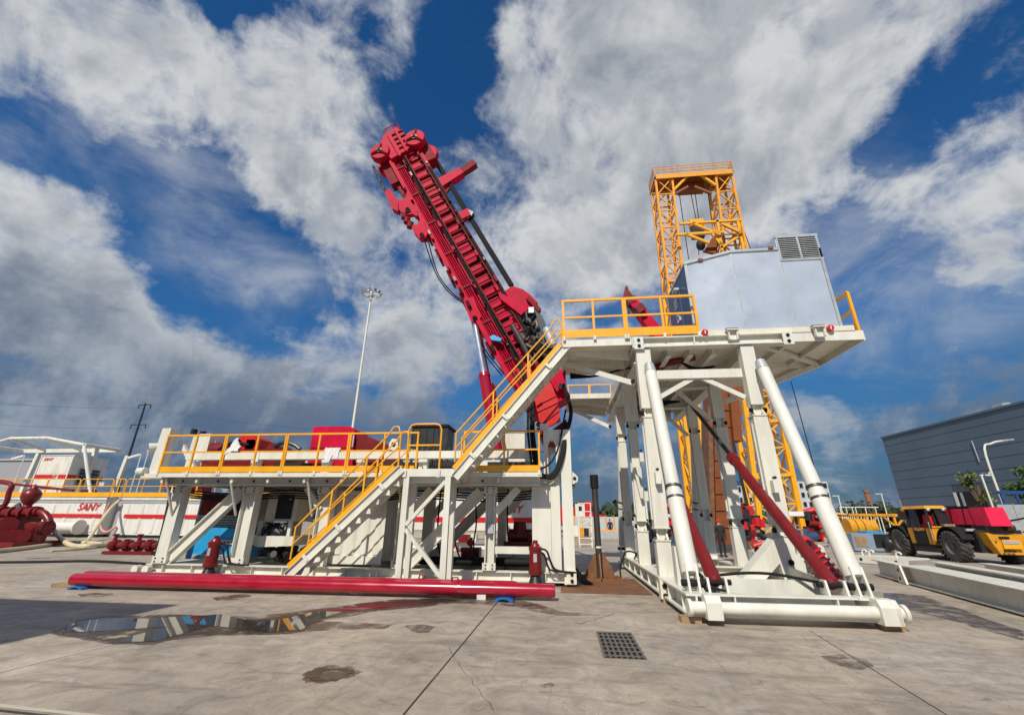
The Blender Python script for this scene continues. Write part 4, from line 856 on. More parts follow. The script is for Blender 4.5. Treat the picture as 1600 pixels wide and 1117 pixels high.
# right wing
BX('wing_plate', cream, ss, 5.402, 8.06, 11.4, 13.5, 6.36, 6.43); BX('wing_edge', white, ss, 6.302, 8.06, 11.36, 11.398, ZB+.04, ZT); BX('wing_edge', white, ss, 8.061, 8.1, 11.36, 13.55, ZB+.02, ZT)
BX('wing_edge', white, ss, 5.42, 8.06, 13.5, 13.55, ZB, ZT)
for x in (6.3, 7.2): B('wing_rib', white, ss, (x, 11.42, 6.29), (x, 13.48, 6.29), .06, .13)
B('wing_brace', white, ss, (5.5, 11.6, 6.26), (7.9, 13.4, 6.26), .12, .1); B('wing_strut', white, ss, (8.0, 13.4, 6.2), (5.35, 14.2, 5.3), .14, .14)
MB().prism([(5.42, 13.6, 6.3), (7.6, 13.6, 6.3), (7.3, 15.6, 6.3), (5.42, 16.4, 6.3)], (0, 0, .1)).build('wing_plate', cream, ss)
MB().prism([(7.6, 13.6, 6.18), (7.3, 15.6, 6.18), (7.24, 15.6, 6.18), (7.54, 13.6, 6.18)], (0, 0, .119)).build('wing_edge', white, ss)
# cabin skid, lights and feet on the floor edge
BX('cabin_skid', cream, ss, 3.86, 7.9, 11.34, 13.7, ZT+.002, 6.61)
for x in (4.05, 7.27):
    o = T('warning_light', red, ss, (x, 11.26, 6.53), (x, 11.335, 6.53), .085, n=20); BX('light_pole', whitel, o, x-.012, x+.012, 11.25, 11.259, 6.48, 6.58)
for x in (4.75, 6.95):
    s = MB(); s.box(x-.16, x+.16, 11.15, 11.335, 6.53, 6.56); s.box(x-.12, x-.09, 11.2, 11.29, 6.28, 6.529); s.box(x+.09, x+.12, 11.2, 11.29, 6.28, 6.529); s.box(x-.09, x+.09, 11.27, 11.295, 6.28, 6.529); s.build('clamp_foot', white, ss)
    BX('clamp_gap', black, ss, x-.15, x+.15, 11.20, 11.33, 6.561, 6.60)
# railings on the floor
rh = 1.2
railing(ss, .2, 1.92, 11.33, 6.5, rh, [1.06], toe_h=.25, w=.065)
railing(ss, 1.98, 3.9, 11.33, 6.5, rh, [2.98], toe_h=.25, w=.065)
railing(ss, .45, 1.4, 19.55, 6.5, 1.1, []); railing(ss, 1.46, 2.4, 19.55, 6.5, 1.1, [])
s = MB(); yy = (11.45, 13.4)
s.bar((8.06, yy[0], 7.66), (8.06, yy[1], 7.66), .065); s.bar((8.06, yy[0], 7.1), (8.06, yy[1], 7.1), .055)
for y in yy: s.bar((8.06, y, 6.46), (8.06, y, 7.66), .065, up=(0, 1, 0))
o = s.build('guard_rail', yellow, ss); BX('toe_board', yellow, o, 8.05, 8.07, yy[0]+.04, yy[1]-.04, 6.48, 6.74)
# clutter under the floor
s = MB(); s.tube((3.2, 12.6, 6.1), (4.0, 12.2, 6.15), .1, n=10); s.tube((3.0, 12.75, 6.0), (3.25, 12.55, 6.1), .16, .1, n=10); s.build('hanging_winch', darkred, ss)
s = MB(); random.seed(8)
for k in range(6): s.path([(2.6, 16.6, 5.9), (3.2+.1*k, 16.5-.1*k, 5.55+random.uniform(-.2, .1)), (3.8, 16.2, 5.7+.03*k), (4.4, 15.8, 5.75)], .03, 6, 5)
for k in range(3): s.path([(3.6, 12.2, 5.98), (4.0, 12.3, 5.85-.05*k), (4.6, 12.5, 5.95)], .03, 6, 5)
for k in range(4): s.path([(.4, 13.6, 6.05+.05*k), (1.2, 13.3, 6.0), (2.2, 12.9, 6.1), (3.0, 12.9, 6.0)], .03, 6, 5)
s.path([(3.5, 16.4, 5.6), (3.7, 16.4, 4.9), (3.55, 16.4, 4.5)], .02, 6, 5)
s.build('cable_bundle', black, ss)
BX('junction_box', blackp, ss, 3.2, 3.7, 16.1, 16.6, 5.45, 5.75)
MB().path([(2.9, 9.9, .66), (3.6, 9.95, .72), (4.2, 10.0, .7), (4.75, 9.7, .62), (5.0, 9.4, .6)], .03, 6, 6).build('base_cable', black, ss)
s = MB(); s.path([(2.5, 9.5, .8), (2.65, 9.4, .62), (2.6, 9.25, .5), (2.75, 9.2, .48)], .04, 6, 5); s.bar((2.55, 9.35, .54), (2.9, 9.12, .5), .05, .04); s.build('base_cable', black, ss)
# red spring pack beside the right brace
t = thing('spring_pack', (5.3, 10.4, .47), 'red finned spring pack between the right cylinder and brace of the base', 'spring')
p, q = Vector((5.35, 10.2, .47)), Vector((5.0, 10.35, 1.28)); d = (q-p).normalized()
T('spring_body', darkred, t, p, q, .22, .16, n=20); MB().ball(q, .17, 14, .8).build('spring_cap', red, t)
for k in range(6): T('spring_fin', red, t, p+d*(.12+.11*k), p+d*(.16+.11*k), .27-.012*k, n=20)
T('spring_pin', black, t, q+Vector((0, -.2, 0)), q+Vector((0, -.14, 0)), .06)
for lb, x, y in (('timber block under the near left corner of the white floor frame', 2.2, 9.05), ('timber block under the near right corner of the white floor frame', 5.45, 9.0), ('timber block under the left beam beside the pin plate', 2.3, 11.0), ('timber block under the far left end of the white floor frame', 2.32, 18.6), ('timber block under the far right end of the white floor frame', 5.2, 18.6)):
    MB().box(x-.17, x+.17, y-.1, y+.14, 0, .098).build('timber_block', wood, None, lb, 'timber block', 'timber blocks under the floor frame')
# centre of base: hidden frames
s = MB(); s.lathe((3.55, 16.6, .75), (0, 1, 0), [(0, .5), (.3, .5)], 28); s.build('guide_drum', lightgrey, ss)
T('drum_hub', black, ss, (3.55, 16.56, .75), (3.55, 16.599, .75), .22, n=18); BX('guide_frame', white, ss, 2.9, 4.1, 16.5, 16.58, .462, .95)

# ------------------------------------------------------------------ driller cabin
cbn = thing('driller_cabin', (5.8, 12.6, 6.62), 'silver sheet metal cabin with louvred roof box and navy end door on the drill floor', 'cabin')
X0, X1, X2, X3 = 3.9, 5.28, 6.62, 7.78; Y0, Y1 = 11.6, 13.75; ZF = 6.615
MB().prism([(X0, Y0+.03, ZF), (X0, Y0+.03, 8.93), (X1, Y0+.03, 9.28), (X3, Y0+.03, 9.28), (X3, Y0+.03, ZF)], (0, Y1-Y0-.03, 0)).build('cabin_shell', galv, cbn)
for (a, b, za, zb) in ((X0+.07, X1-.012, 8.86, 9.18), (X1+.012, X2-.012, 9.19, 9.19), (X2+.012, X3-.07, 8.82, 8.82)):
    MB().prism([(a, Y0, ZF+.02), (b, Y0, ZF+.02), (b, Y0, zb), (a, Y0, za)], (0, .028, 0)).build('wall_panel', galv, cbn)
for x in (X1, X2): BX('panel_seam', lightgrey, cbn, x-.018, x+.018, Y0-.012, Y0+.012, ZF+.01, 9.2 if x == X1 else 8.84)
for k in range(7):
    z = ZF+.2+.33*k
    if z < 8.8: BX('door_hinge', lightgrey, cbn, X3-.045, X3-.02, Y0-.02, Y0-.011, z, z+.05)
BX('corner_trim', lightgrey, cbn, X0-.02, X0+.055, Y0-.01, Y0+.029, ZF, 8.9); BX('corner_trim', lightgrey, cbn, X3-.055, X3+.02, Y0-.01, Y0+.029, ZF, 9.24)
MB().prism([(X0-.03, Y0-.03, 8.9), (X1, Y0-.03, 9.24), (X2, Y0-.03, 9.24), (X2, Y0-.03, 9.32), (X1, Y0-.03, 9.32), (X0-.03, Y0-.03, 8.97)], (0, Y1-Y0+.06, 0)).build('roof_edge', lightgrey, cbn)
lb = BX('louvre_box', galv, cbn, X2, X3+.04, Y0+.02, Y1-.8, 8.86, 9.74)
for a, b in ((X2+.06, X2+.59), (X2+.66, X3-.03)):
    BX('louvre_recess', dark, lb, a, b, Y0+.012, Y0+.019, 8.93, 9.64)
    for i in range(11):
        z = 8.95+.063*i; MB().hexa([(a, Y0-.02, z-.012), (b, Y0-.02, z-.012), (b, Y0+.011, z+.02), (a, Y0+.011, z+.02), (a, Y0-.02, z), (b, Y0-.02, z), (b, Y0+.011, z+.032), (a, Y0+.011, z+.032)]).build('louvre_slat', lightgrey, lb)
for x in (X2+.02, X2+.6, X3-.02): BX('louvre_post', lightgrey, lb, x-.02 if x > X2+.1 else x-.0, x+.04, Y0-.01, Y0+.011, 8.87, 9.73)
BX('louvre_post', lightgrey, lb, X2, X3+.04, Y0-.012, Y0+.011, 9.66, 9.745); BX('louvre_post', lightgrey, lb, X2, X3+.04, Y0-.012, Y0+.011, 8.86, 8.92)
for x in (4.35, 6.4): BX('roof_hook', rust, cbn, x-.06, x+.08, Y0-.06, Y0-.031, 8.98+.0 if x < 5 else 9.27, 9.06 if x < 5 else 9.35)
BX('end_panel', navy, cbn, X0-.014, X0-.001, Y0+.03, Y1, ZF, 8.9); dr = BX('door', navy, cbn, X0-.05, X0-.015, Y0+.75, Y1-.35, ZF+.05, 8.6)
BX('door_sign', white, dr, X0-.06, X0-.051, Y0+1.05, Y0+1.3, 7.55, 7.85); BX('sign_mark', navy, dr, X0-.064, X0-.061, Y0+1.1, Y0+1.25, 7.62, 7.78); BX('door_handle', lightgrey, dr, X0-.1, X0-.051, Y0+.9, Y0+.96, 7.5, 7.62)
BX('door_window', glass, dr, X0-.06, X0-.051, Y0+1.0, Y0+1.4, 8.0, 8.4); BX('end_light', lightgrey, cbn, X0-.2, X0-.05, Y0+.7, Y0+.95, 8.45, 8.52)
BX('switch_box', white, cbn, X0-.06, X0-.0145, Y1-.32, Y1-.15, 7.0, 7.2)
# red pipe handling arm on the floor
ar = thing('pipe_handler', (3.6, 14.2, 6.45), 'crimson pipe handling boom sticking up behind the yellow floor rails', 'pipe handler')
MB().bar((3.95, 14.2, 6.95), V(984, 468, 14.2), .42, .5, up=(0, 1, 0), w2=.3, h2=.34).build('boom', mastred, ar)
PV('boom_head', darkred, ar, [(974, 466), (977, 448), (980, 446), (982, 452), (994, 470), (984, 474)], 14.0, .4); MB().bar(V(984, 470, 14.2), V(983, 493, 14.2), .08).build('boom_hook', blackp, ar)
MB().bar(V(995, 481, 14.0), V(1003, 490, 14.0), .5, .3).build('boom_band', darkred, ar); BX('boom_base', darkred, ar, 3.6, 4.4, 13.9, 14.5, 6.45, 7.1)
# wellhead test stand
t = thing('steel_post', (1.05, 13.6, 0), 'dark steel post with finned foot on a bolted plate between the two white structures', 'post')
c = G(938, 903, .06); c = Vector((c.x, c.y, 0)); hgt = V(934, 742, c.y).z
BX('base_plate', rust, t, c.x-.62, c.x+.62, c.y-.35, c.y+.35, .012, .08); T('post', steel, t, (c.x, c.y, .08), (c.x-.02, c.y, hgt-.4), .095, n=18); T('post_collar', black, t, (c.x-.02, c.y, hgt-.4), (c.x-.02, c.y, hgt), .13, n=18)
for an in (0, pi/2, pi, 1.5*pi): 
    u_ = Vector((cos(an), sin(an), 0)); n_ = Vector((-sin(an), cos(an), 0))*.02; p_ = c+u_*.09
    MB().prism([p_-n_+Vector((0, 0, .081)), c+u_*.42-n_+Vector((0, 0, .081)), c+u_*.42-n_+Vector((0, 0, .2)), p_+u_*.06-n_+Vector((0, 0, .72)), p_-n_+Vector((0, 0, .72))], n_*2).build('fin', rust, t)
for i in range(10):
    an = i*2*pi/10; T('bolt', rust, t, (c.x+.5*cos(an), c.y+.28*sin(an), .081), (c.x+.5*cos(an), c.y+.28*sin(an), .14), .045, n=8)
T('paint_ring', whitel, t, (c.x, c.y, .88), (c.x, c.y, .93), .1, n=18)
MB().box(-.1, 2.1, 11.9, 14.9, .002, .012).build('steel_plate', rust, None, 'rusty steel plate on the ground under the dark post', 'steel plate')
s = MB(); random.seed(4)
for k in range(5): s.path([(.2, 13.2+.1*k, .5), (.35, 13.1, .2+.05*k), (.5+.05*k, 13.2, .06), (.75, 13.4, .05), (.6, 13.6+.1*k, .05)], .022, 6, 5)
s.build('hose_coil', black, None, 'tangle of black hoses beside the foot of the platform end column', 'hoses')
s = MB(); s.path([(c.x+.6, c.y, .1), (c.x+.62, c.y+.1, .35), (c.x+.85, c.y+.4, .75), (c.x+1.2, c.y+.8, .7), (2.3, c.y+1.4, .5)], .025, 6, 6); s.build('hose', black, None, 'black hose looping from the post foot to the white floor frame', 'hose')
# drain grate
t = thing('drain_grate', (.75, 7.4, 0), 'cast iron drain grate set in the concrete', 'drain')
gc = [G(932, 988), G(985, 988), G(1003, 1030), G(948, 1031)]
ux, uy = (gc[1]-gc[0]).normalized(), (gc[3]-gc[0]).normalized(); gw, gl = (gc[1]-gc[0]).length, (gc[3]-gc[0]).length
gx, gy = .55, 1.32; g0 = Vector((.48, 6.72, 0))
BX('grate_frame', grateiron, t, g0.x, g0.x+gx, g0.y, g0.y+gy, .003, .006)
for i in range(7):
    for j in range(6): BX('grate_slot', dark, t, g0.x+.03+i*.073, g0.x+.075+i*.073, g0.y+.05+j*.21, g0.y+.2+j*.21, .0062, .008) if False else None
for i in range(8): BX('grate_bar', grateiron, t, g0.x+i*.0735, g0.x+i*.0735+.028, g0.y, g0.y+gy, .010, .022)
for j in range(7): BX('grate_bar', grateiron, t, g0.x, g0.x+gx, g0.y+j*.2117, g0.y+j*.2117+.05, .0225, .026)
BX('grate_pit', dark, t, g0.x, g0.x+gx, g0.y, g0.y+gy, .0065, .009)

# ------------------------------------------------------------------ telehandler
RL, FL = G(1494, 878), G(1411, 868)
fv = (FL-RL).normalized(); rv = Vector((fv.y, -fv.x, 0)); WB = (FL-RL).length
def H(s_, l, z): return RL+fv*s_+rv*l+Vector((0, 0, z))
th = thing('telehandler', tuple(H(WB/2, 1.1, 0)), 'muddy yellow and black telehandler with a red covered boom at the right', 'telehandler')
def hbox(name, m, p, s0, s1, l0, l1, z0, z1, ds=(0, 0, 0, 0)):
    return MB().hexa([H(s0, l0, z0), H(s1, l0, z0), H(s1, l1, z0), H(s0, l1, z0), H(s0+ds[0], l0+ds[2], z1), H(s1+ds[1], l0+ds[2], z1), H(s1+ds[1], l1+ds[3], z1), H(s0+ds[0], l1+ds[3], z1)]).build(name, m, p)
def wheel(parent, s_, l, R_, w, outer=-1):
    c = H(s_, l, R_); ax = rv*outer
    prof = [(-w/2, R_*.55), (-w/2, R_*.88), (-w*.42, R_*.95), (w*.42, R_*.95), (w/2, R_*.88), (w/2, R_*.55), (w*.3, R_*.5), (-w*.3, R_*.5)]
    o = MB().lathe(c, ax, prof+[prof[0]], 32).build('wheel', tyre, parent, None)
    h_ = MB(); h_.lathe(c, ax, [(w*.1, R_*.56), (w*.42, R_*.56), (w*.44, R_*.5), (w*.28, R_*.42), (w*.25, R_*.2), (w*.36, R_*.18), (w*.36, .001)], 24); h_.build('rim', hubm, o)
    lg = MB()
    for i in range(20):
        for sd in (-1, 1):
            an = 2*pi*(i+.5*(sd > 0))/20; e = fv*cos(an)+Vector((0, 0, 1))*sin(an); tq = -fv*sin(an)+Vector((0, 0, 1))*cos(an)
            lg.bar(c+e*R_*.965+ax*sd*w*.06+tq*.05, c+e*R_*.95+ax*sd*w*.5-tq*.06, .07, .07, up=e)
    lg.build('tread_lug', tyre, o, kind='stuff'); return o
TR = 2.05; RW = .66
for s_, l, ou in ((0, .22, -1), (WB, .22, -1), (0, TR+.22, 1), (WB, TR+.22, 1)): wheel(th, s_, l, RW, .46, ou)
hbox('chassis', blackp, th, -.9, WB+.7, .55, 1.9, .45, 1.05)
hbox('axle', blackp, th, -.12, .12, .4, 2.1, .5, .78); hbox('axle', blackp, th, WB-.12, WB+.12, .4, 2.1, .5, .78)
hbox('side_step', blackp, th, .85, WB-.9, .12, .54, .32, .55)
for s0_ in (0, WB):
    arc = [(s0_+.84*cos(radians(t)), RW+.84*sin(radians(t))) for t in range(8, 173, 15)]; m = MB()
    for (sa, za), (sb, zb) in zip(arc, arc[1:]): m.bar(H(sa, .26, za), H(sb, .26, zb), .5, .05, up=(fv*((sa+sb)/2-s0_)+Vector((0, 0, (za+zb)/2-RW))).normalized())
    m.build('fender', matte, th)
cs0, cs1 = 1.05, 2.75
hbox('cab_lower', teley, th, cs0, cs1, .08, 1.0, .62, 1.42, (0, .1, 0, 0)); hbox('door_opening', dark, th, cs0+.48, cs1-.42, .062, .079, .66, 1.3)
hbox('cab_interior', dark, th, cs0+.25, cs1-.1, .45, .98, 1.421, 2.32); hbox('cab_glass', glass, th, cs0+.88, cs1+.02, .115, .13, 1.43, 2.32, (.0, -.1, .06, .06)); hbox('cab_glass', glass, th, cs0+.0, cs0+.03, .5, .95, 1.55, 2.3, (.1, .1, 0, 0)); hbox('steering_column', blackp, th, 2.2, 2.35, .45, .6, 1.43, 1.75)
for s_, ds in ((cs0, .12), (cs1-.02, -.08), ((cs0+cs1)/2, .0)):
    for l in (.08, .96): MB().bar(H(s_, l, 1.42), H(s_+ds, l+(.06 if l < .5 else -.02), 2.34), .08, .07).build('cab_pillar', blackp, th)
hbox('cab_roof', teley, th, cs0+.0, cs1+.15, .05, 1.02, 2.33, 2.47, (.12, -.1, .08, -.08)); hbox('rear_window_bar', teley, th, cs0-.04, cs0+.02, .1, .98, 1.44, 1.52)
for l in (.2, .85): o = MB().ball(H(cs0+.02, l, 2.28), .09, 10).build('work_lamp', lightgrey, th)
hbox('seat', red, th, 1.35, 1.8, .2, .44, 1.425, 2.05, (.05, -.15, .05, 0)); hbox('seat', darkred, th, 1.35, 2.0, .16, .44, 1.425, 1.6); hbox('cab_sack', MATS['timber'], th, cs0-.28, cs0-.06, .5, .95, 1.45, 1.62)
hbox('engine_deck', blackp, th, -.85, 1.0, .55, 2.3, 1.06, 1.4); hbox('engine_cover', blackp, th, -.3, 2.6, 1.75, 2.4, 1.0, 1.62)
hbox('boom', mastred if False else darkred, th, -1.05, 2.4, 1.12, 1.72, 1.62, 2.24, (0, 0, 0, 0)); hbox('boom_cover', redtarp, th, -1.2, -.35, 1.02, 1.82, 1.56, 2.34, (.12, .12, .04, -.04))
hbox('boom_cover', redtarp, th, -.3, 1.6, 1.04, 1.8, 1.6, 2.3, (.05, -.3, .06, -.06)); hbox('cover_strap', black, th, .2, .26, 1.035, 1.81, 1.62, 2.31, (0, 0, .05, -.05)); hbox('cover_strap', black, th, 1.0, 1.06, 1.035, 1.81, 1.62, 2.31, (0, 0, .05, -.05)); hbox('boom_top', black, th, -.2, 2.5, 1.1, 1.74, 2.305, 2.42)
hbox('boom_arm', blackp, th, 2.45, WB+1.6, 1.2, 1.66, 1.8, 2.25, (0, 0, 0, 0)); hbox('boom_plate', teley, th, 2.3, WB+1.3, 1.25, 1.6, 2.26, 2.36)
hbox('boom_pivot', blackp, th, -.9, -.1, 1.0, 1.9, 1.1, 1.58)
s = MB(); s.prism([H(-1.32, .62, 1.30), H(-1.38, .72, .80), H(-1.25, .98, .42), H(-1.25, 1.86, .42), H(-1.38, 2.0, .6), H(-1.32, 2.0, 1.25), H(-1.32, 1.7, 1.2), H(-1.32, .9, 1.22)], fv*.62); s.build('counterweight', teley, th)
hbox('plate_recess', MATS['tower_yellow'], th, -1.42, -1.39, 1.05, 1.72, .66, 1.02); hbox('number_plate', lightgrey, th, -1.44, -1.421, 1.08, 1.66, .86, .98)
text('plate_lettering', 'JIANG', blackp, th, H(-1.445, .98, .885), rv, (0, 0, 1), .11) if False else None
for l in (.84, 1.9): MB().ball(H(-1.37, l, .92), .035, 8).build('bolt', black, th)
for i in range(3): hbox('tow_slot', black, th, -1.41, -1.385, 1.0+.16*i, 1.12+.16*i, .52, .6)
hbox('tow_slot', black, th, -1.40, -1.33, 1.02, 1.38, 1.06, 1.14)
MB().path([H(-.8, 1.9, 1.75), H(-1.1, 2.2, 1.85), H(-1.2, 2.55, 1.95)], .04, 6, 4).build('mirror_arm', black, th); hbox('mirror', black, th, -1.28, -1.18, 2.4, 2.72, 1.9, 2.05)
hbox('tail_lamp', lightgrey, th, -.8, -.7, .3, .62, 1.34, 1.44); hbox('tail_lamp', red, th, -1.0, -.9, 2.3, 2.62, 1.3, 1.36)
MB().tube(H(-.2, 2.0, 1.4), H(-.2, 2.0, 2.3), .06, n=10).build('exhaust', steel, th)
hbox('door_frame', black, th, cs0+.42, cs0+.47, .06, .08, .62, 1.42); hbox('door_frame', black, th, cs1-.42, cs1-.36, .06, .08, .62, 1.42); hbox('sill_stripe', black, th, cs0-.02, cs1+.05, .055, .08, .56, .68); hbox('hose_guard', black, th, -.6, .6, .5, .54, .95, 1.36)
for s0_ in (.1, .35, .6, .85): hbox('engine_grille', black, th, s0_, s0_+.12, .535, .549, 1.08, 1.36)
s = MB(); random.seed(13)
for k in range(12): s.path([H(random.uniform(-.9, .6), random.uniform(.5, 1.1), random.uniform(.7, 1.5)) for _ in range(3)], .03, 5, 4)
s.build('hydraulic_hoses', black, th, kind='stuff')
MB().lathe(H(-.95, 1.7, 1.5), rv, [(0, .12), (.3, .12)], 12).build('boom_pin', steel, th)
hbox('grab_rail', lightgrey, th, cs0+.02, cs0+.05, .03, .06, .9, 1.7); hbox('cab_handle', lightgrey, th, cs0+.9, cs0+1.05, .04, .07, 1.28, 1.32)
# ------------------------------------------------------------------ white beams at the right
A0, A1 = G(1366, 899), G(1660, 982); dv = (A1-A0).normalized(); nv = Vector((-dv.y, dv.x, 0))
if nv.x < 0: nv = -nv
t = thing('beam_pair', (9.8, 12, 0), 'pair of long white steel beams lying on the ground at the right edge', 'steel beams')
for k, off in enumerate((.2, 1.75, 3.0)):
    a, b = A0+nv*off, A1+nv*off; zc = .27
    MB().ibeam(a+Vector((0, 0, zc)), b+Vector((0, 0, zc)), .46, .34, .03).build('beam', white, t)
for k in range(6): 
    c = A0.lerp(A1, k/5+.02 if k < 5 else .98); MB().bar(c+nv*.4+Vector((0, 0, .25)), c+nv*1.56+Vector((0, 0, .25)), .12, .2).build('beam_tie', white, t)
MB().hexa([A0+nv*.42+Vector((0, 0, .34)), A1+nv*.42+Vector((0, 0, .34)), A1+nv*1.54+Vector((0, 0, .34)), A0+nv*1.54+Vector((0, 0, .34)), A0+nv*.42+Vector((0, 0, .37)), A1+nv*.42+Vector((0, 0, .37)), A1+nv*1.54+Vector((0, 0, .37)), A0+nv*1.54+Vector((0, 0, .37))]).build('beam_web', white, t)
c = A0+dv*1.9-nv*.03; s = MB(); s.prism([c+Vector((0, 0, .02)), c+dv*.5+Vector((0, 0, .02)), c+dv*.32+Vector((0, 0, .5)), c+Vector((0, 0, .5))], nv*.05); s.build('pin_plate', cream, t)
for z in (.14, .36): MB().tube(c-nv*.01+dv*.17+Vector((0, 0, z)), c-nv*.001+dv*.17+Vector((0, 0, z)), .045, n=10).build('bolt', black, t)
e0, e1 = G(1341, 879, .0), G(1418, 886, .0); de = (e1-e0).normalized(); ne = Vector((-de.y, de.x, 0))
t = thing('lifting_beam', tuple((e0+e1)/2), 'short white lifting beam with hooks lying behind the long white beams', 'lifting beam')
MB().bar(e0+Vector((0, 0, .17)), e1+Vector((0, 0, .17)), .3, .3).build('beam', white, t); MB().hexa([e0+ne*.16+Vector((0, 0, .24)), e1+ne*.16+Vector((0, 0, .24)), e1+ne*1.5+Vector((0, 0, .24)), e0+ne*1.5+Vector((0, 0, .24)), e0+ne*.16+Vector((0, 0, .3)), e1+ne*.16+Vector((0, 0, .3)), e1+ne*1.5+Vector((0, 0, .3)), e0+ne*1.5+Vector((0, 0, .3))]).build('beam_deck', white, t)
Le = (e1-e0).length
for f in (.14, .86): MB().tube(e0+de*Le*f-ne*.165+Vector((0, 0, .17)), e0+de*Le*f-ne*.152+Vector((0, 0, .17)), .06, n=12).build('pin_hole', black, t)
for f in (.15, .3, .85): p = e0+de*Le*f; MB().path([p+Vector((0, 0, .3)), p+Vector((0, 0, .48)), p+de*.12+Vector((0, 0, .54)), p+de*.2+Vector((0, 0, .46))], .035, 6, 4).build('hook', white, t)
# blue-grey unit with yellow rolls, yellow table frame
vv = 30.0
bx0, bx1 = V(1338, 866, vv), V(1398, 866, vv)
t = thing('grey_machine', (bx0.x+1.3, vv+.8, 0), 'blue-grey machine with a brown side hatch standing left of the telehandler', 'machine')
ztop = V(1345, 833, vv).z
MB().prism([(bx0.x, vv, .06), (bx0.x, vv, ztop), (bx0.x+2.0, vv, ztop), (bx1.x, vv, .8), (bx1.x, vv, .06)], (0, 1.8, 0)).build('machine_body', bluegrey, t)
BX('machine_lid', blue, t, bx0.x+1.0, bx0.x+2.0, vv+.2, vv+1.6, ztop+.001, ztop+.12); BX('side_hatch', wood, t, bx0.x+.1, bx0.x+.75, vv-.03, vv-.001, .3, .85); BX('machine_port', dark, t, bx0.x+1.2, bx0.x+2.2, vv-.03, vv-.001, .25, 1.0); BX('machine_feet', black, t, bx0.x+.1, bx1.x-.1, vv+.1, vv+1.7, 0, .059)
MB().ball((bx0.x+1.9, vv-.2, .5), .38, 12).build('machine_cowl', blackp, t)
t = thing('yellow_reel', tuple(V(1330, 838, 31)), 'yellow cable reel with thick rolls behind the blue-grey machine', 'reel')
y0 = V(1322, 822, 31.5)
for k in range(4): T('reel_roll', teley, t, (y0.x+.02+.42*k, 31.5, 1.35), (y0.x+.38+.42*k, 31.5, 1.35), .52-.07*(k == 3), n=20)
BX('reel_frame', blackp, t, y0.x-.1, y0.x+1.8, 31.1, 31.9, 0, .83)
t = thing('yellow_table_frame', tuple(V(1370, 845, 33)), 'yellow raised walkway frame with splayed supports beside the telehandler', 'frame')
a, b = V(1325, 804, 33), V(1402, 803, 33); BX('frame_beam', teley, t, a.x, b.x, 32.9, 33.1, a.z-.08, a.z+.08); BX('walkway', rust, t, a.x-.4, b.x+1, 33.1, 34.2, a.z-.1, a.z+.02)
for p_ in (1352, 1395):
    c = V(p_, 803, 33); B('frame_post', teley, t, (c.x, 33, 0), (c.x, 33, a.z-.08), .12); B('frame_strut', teley, t, (c.x, 33, a.z-.75), (c.x-.65, 33, a.z-.1), .1); B('frame_strut', teley, t, (c.x, 33, a.z-.75), (c.x+.65, 33, a.z-.1), .1)
t = thing('white_fence_panels', tuple(V(1340, 840, 36)), 'white barrier panels standing behind the yellow walkway frame', 'barrier')
for q0, q1 in ((1312, 1334), (1336, 1372)):
    a, b = V(q0, 792, 36), V(q1, 792, 36); s = MB()
    for z in (a.z, a.z-.5, .2): s.bar((a.x, 36, z), (b.x, 36, z), .07)
    n = 7
    for k in range(n+1): s.bar((a.x+(b.x-a.x)*k/n, 36, 0.0), (a.x+(b.x-a.x)*k/n, 36, a.z if k % 3 == 0 else a.z-.5), .05)
    s.build('barrier_panel', white, t)

# ------------------------------------------------------------------ warehouse and right background
WU = 46.0
pT, pN = U(1378, 685, WU), U(1600, 630, WU)
vf, hT = pT.y, pT.z; vn = 16.0
wh = thing('warehouse', (WU+15, (vf+vn)/2, 0), 'long slate blue clad warehouse with a dark doorway at the right edge', 'building')
BX('wall', cladding, wh, WU+.06, WU+40, vn, vf, 0, hT-.02); 
npan = 11; d0, d1, dz = U(1545, 790, WU).y, U(1495, 790, WU).y, U(1500, 765, WU).z
for i in range(npan):
    z0, z1 = hT*i/npan, hT*(i+1)/npan-.06
    if z0 < dz-.3: 
        BX('siding_panel', cladding, wh, WU, WU+.058, vn, d0, z0, z1); BX('siding_panel', cladding, wh, WU, WU+.058, d1, vf, z0, z1)
    else: BX('siding_panel', cladding, wh, WU, WU+.058, vn, vf, z0, z1)
BX('roof', cladding, wh, WU-.12, WU+40.2, vn-.2, vf+.12, hT-.02+.001, hT+.22)
BX('wall_seams', cladline, wh, WU+.04, WU+.0595, vn+.01, vf-.01, 0, hT-.03)
BX('doorway', dark, wh, WU-.02, WU-.005, d0, d1-.4, 0, dz-.25); BX('door_curtain', white, wh, WU-.06, WU-.021, d1-.5, d1-.1, 0, dz-.25); BX('door_curtain', lightgrey, wh, WU-.06, WU-.021, d1-1.3, d1-1.0, 0, dz-.3)
BX('corner_trim', lightgrey, wh, WU-.05, WU+.05, vf-.02, vf+.1, 0, hT*.35)
BX('roof_vent', lightgrey, wh, WU+.2, WU+1.0, U(1557, 640, WU).y-.6, U(1557, 640, WU).y+.6, hT+.22, hT+.6)
T('down_pipe', lightgrey, wh, (WU-.08, U(1520, 690, WU).y, hT*.62), (WU-.08, U(1520, 690, WU).y, hT*.8), .05, n=8)
def streetlamp(name, lb, base, top, mid, head, r=.09, group='white lamp posts'):
    t = thing(name, (base.x, base.y, 0), lb, 'lamp post', group)
    MB().path([(base.x, base.y, 0), (base.x, base.y, mid.z), (top.x, top.y, top.z), tuple(head)], r, 8, 5).build('lamp_pole', white, t)
    h = Vector(head); MB().bar(h-Vector((.35, 0, 0)), h+Vector((.35, 0, .06)), .28, .1).build('lamp_head', lightgrey, t); return t
v = 36
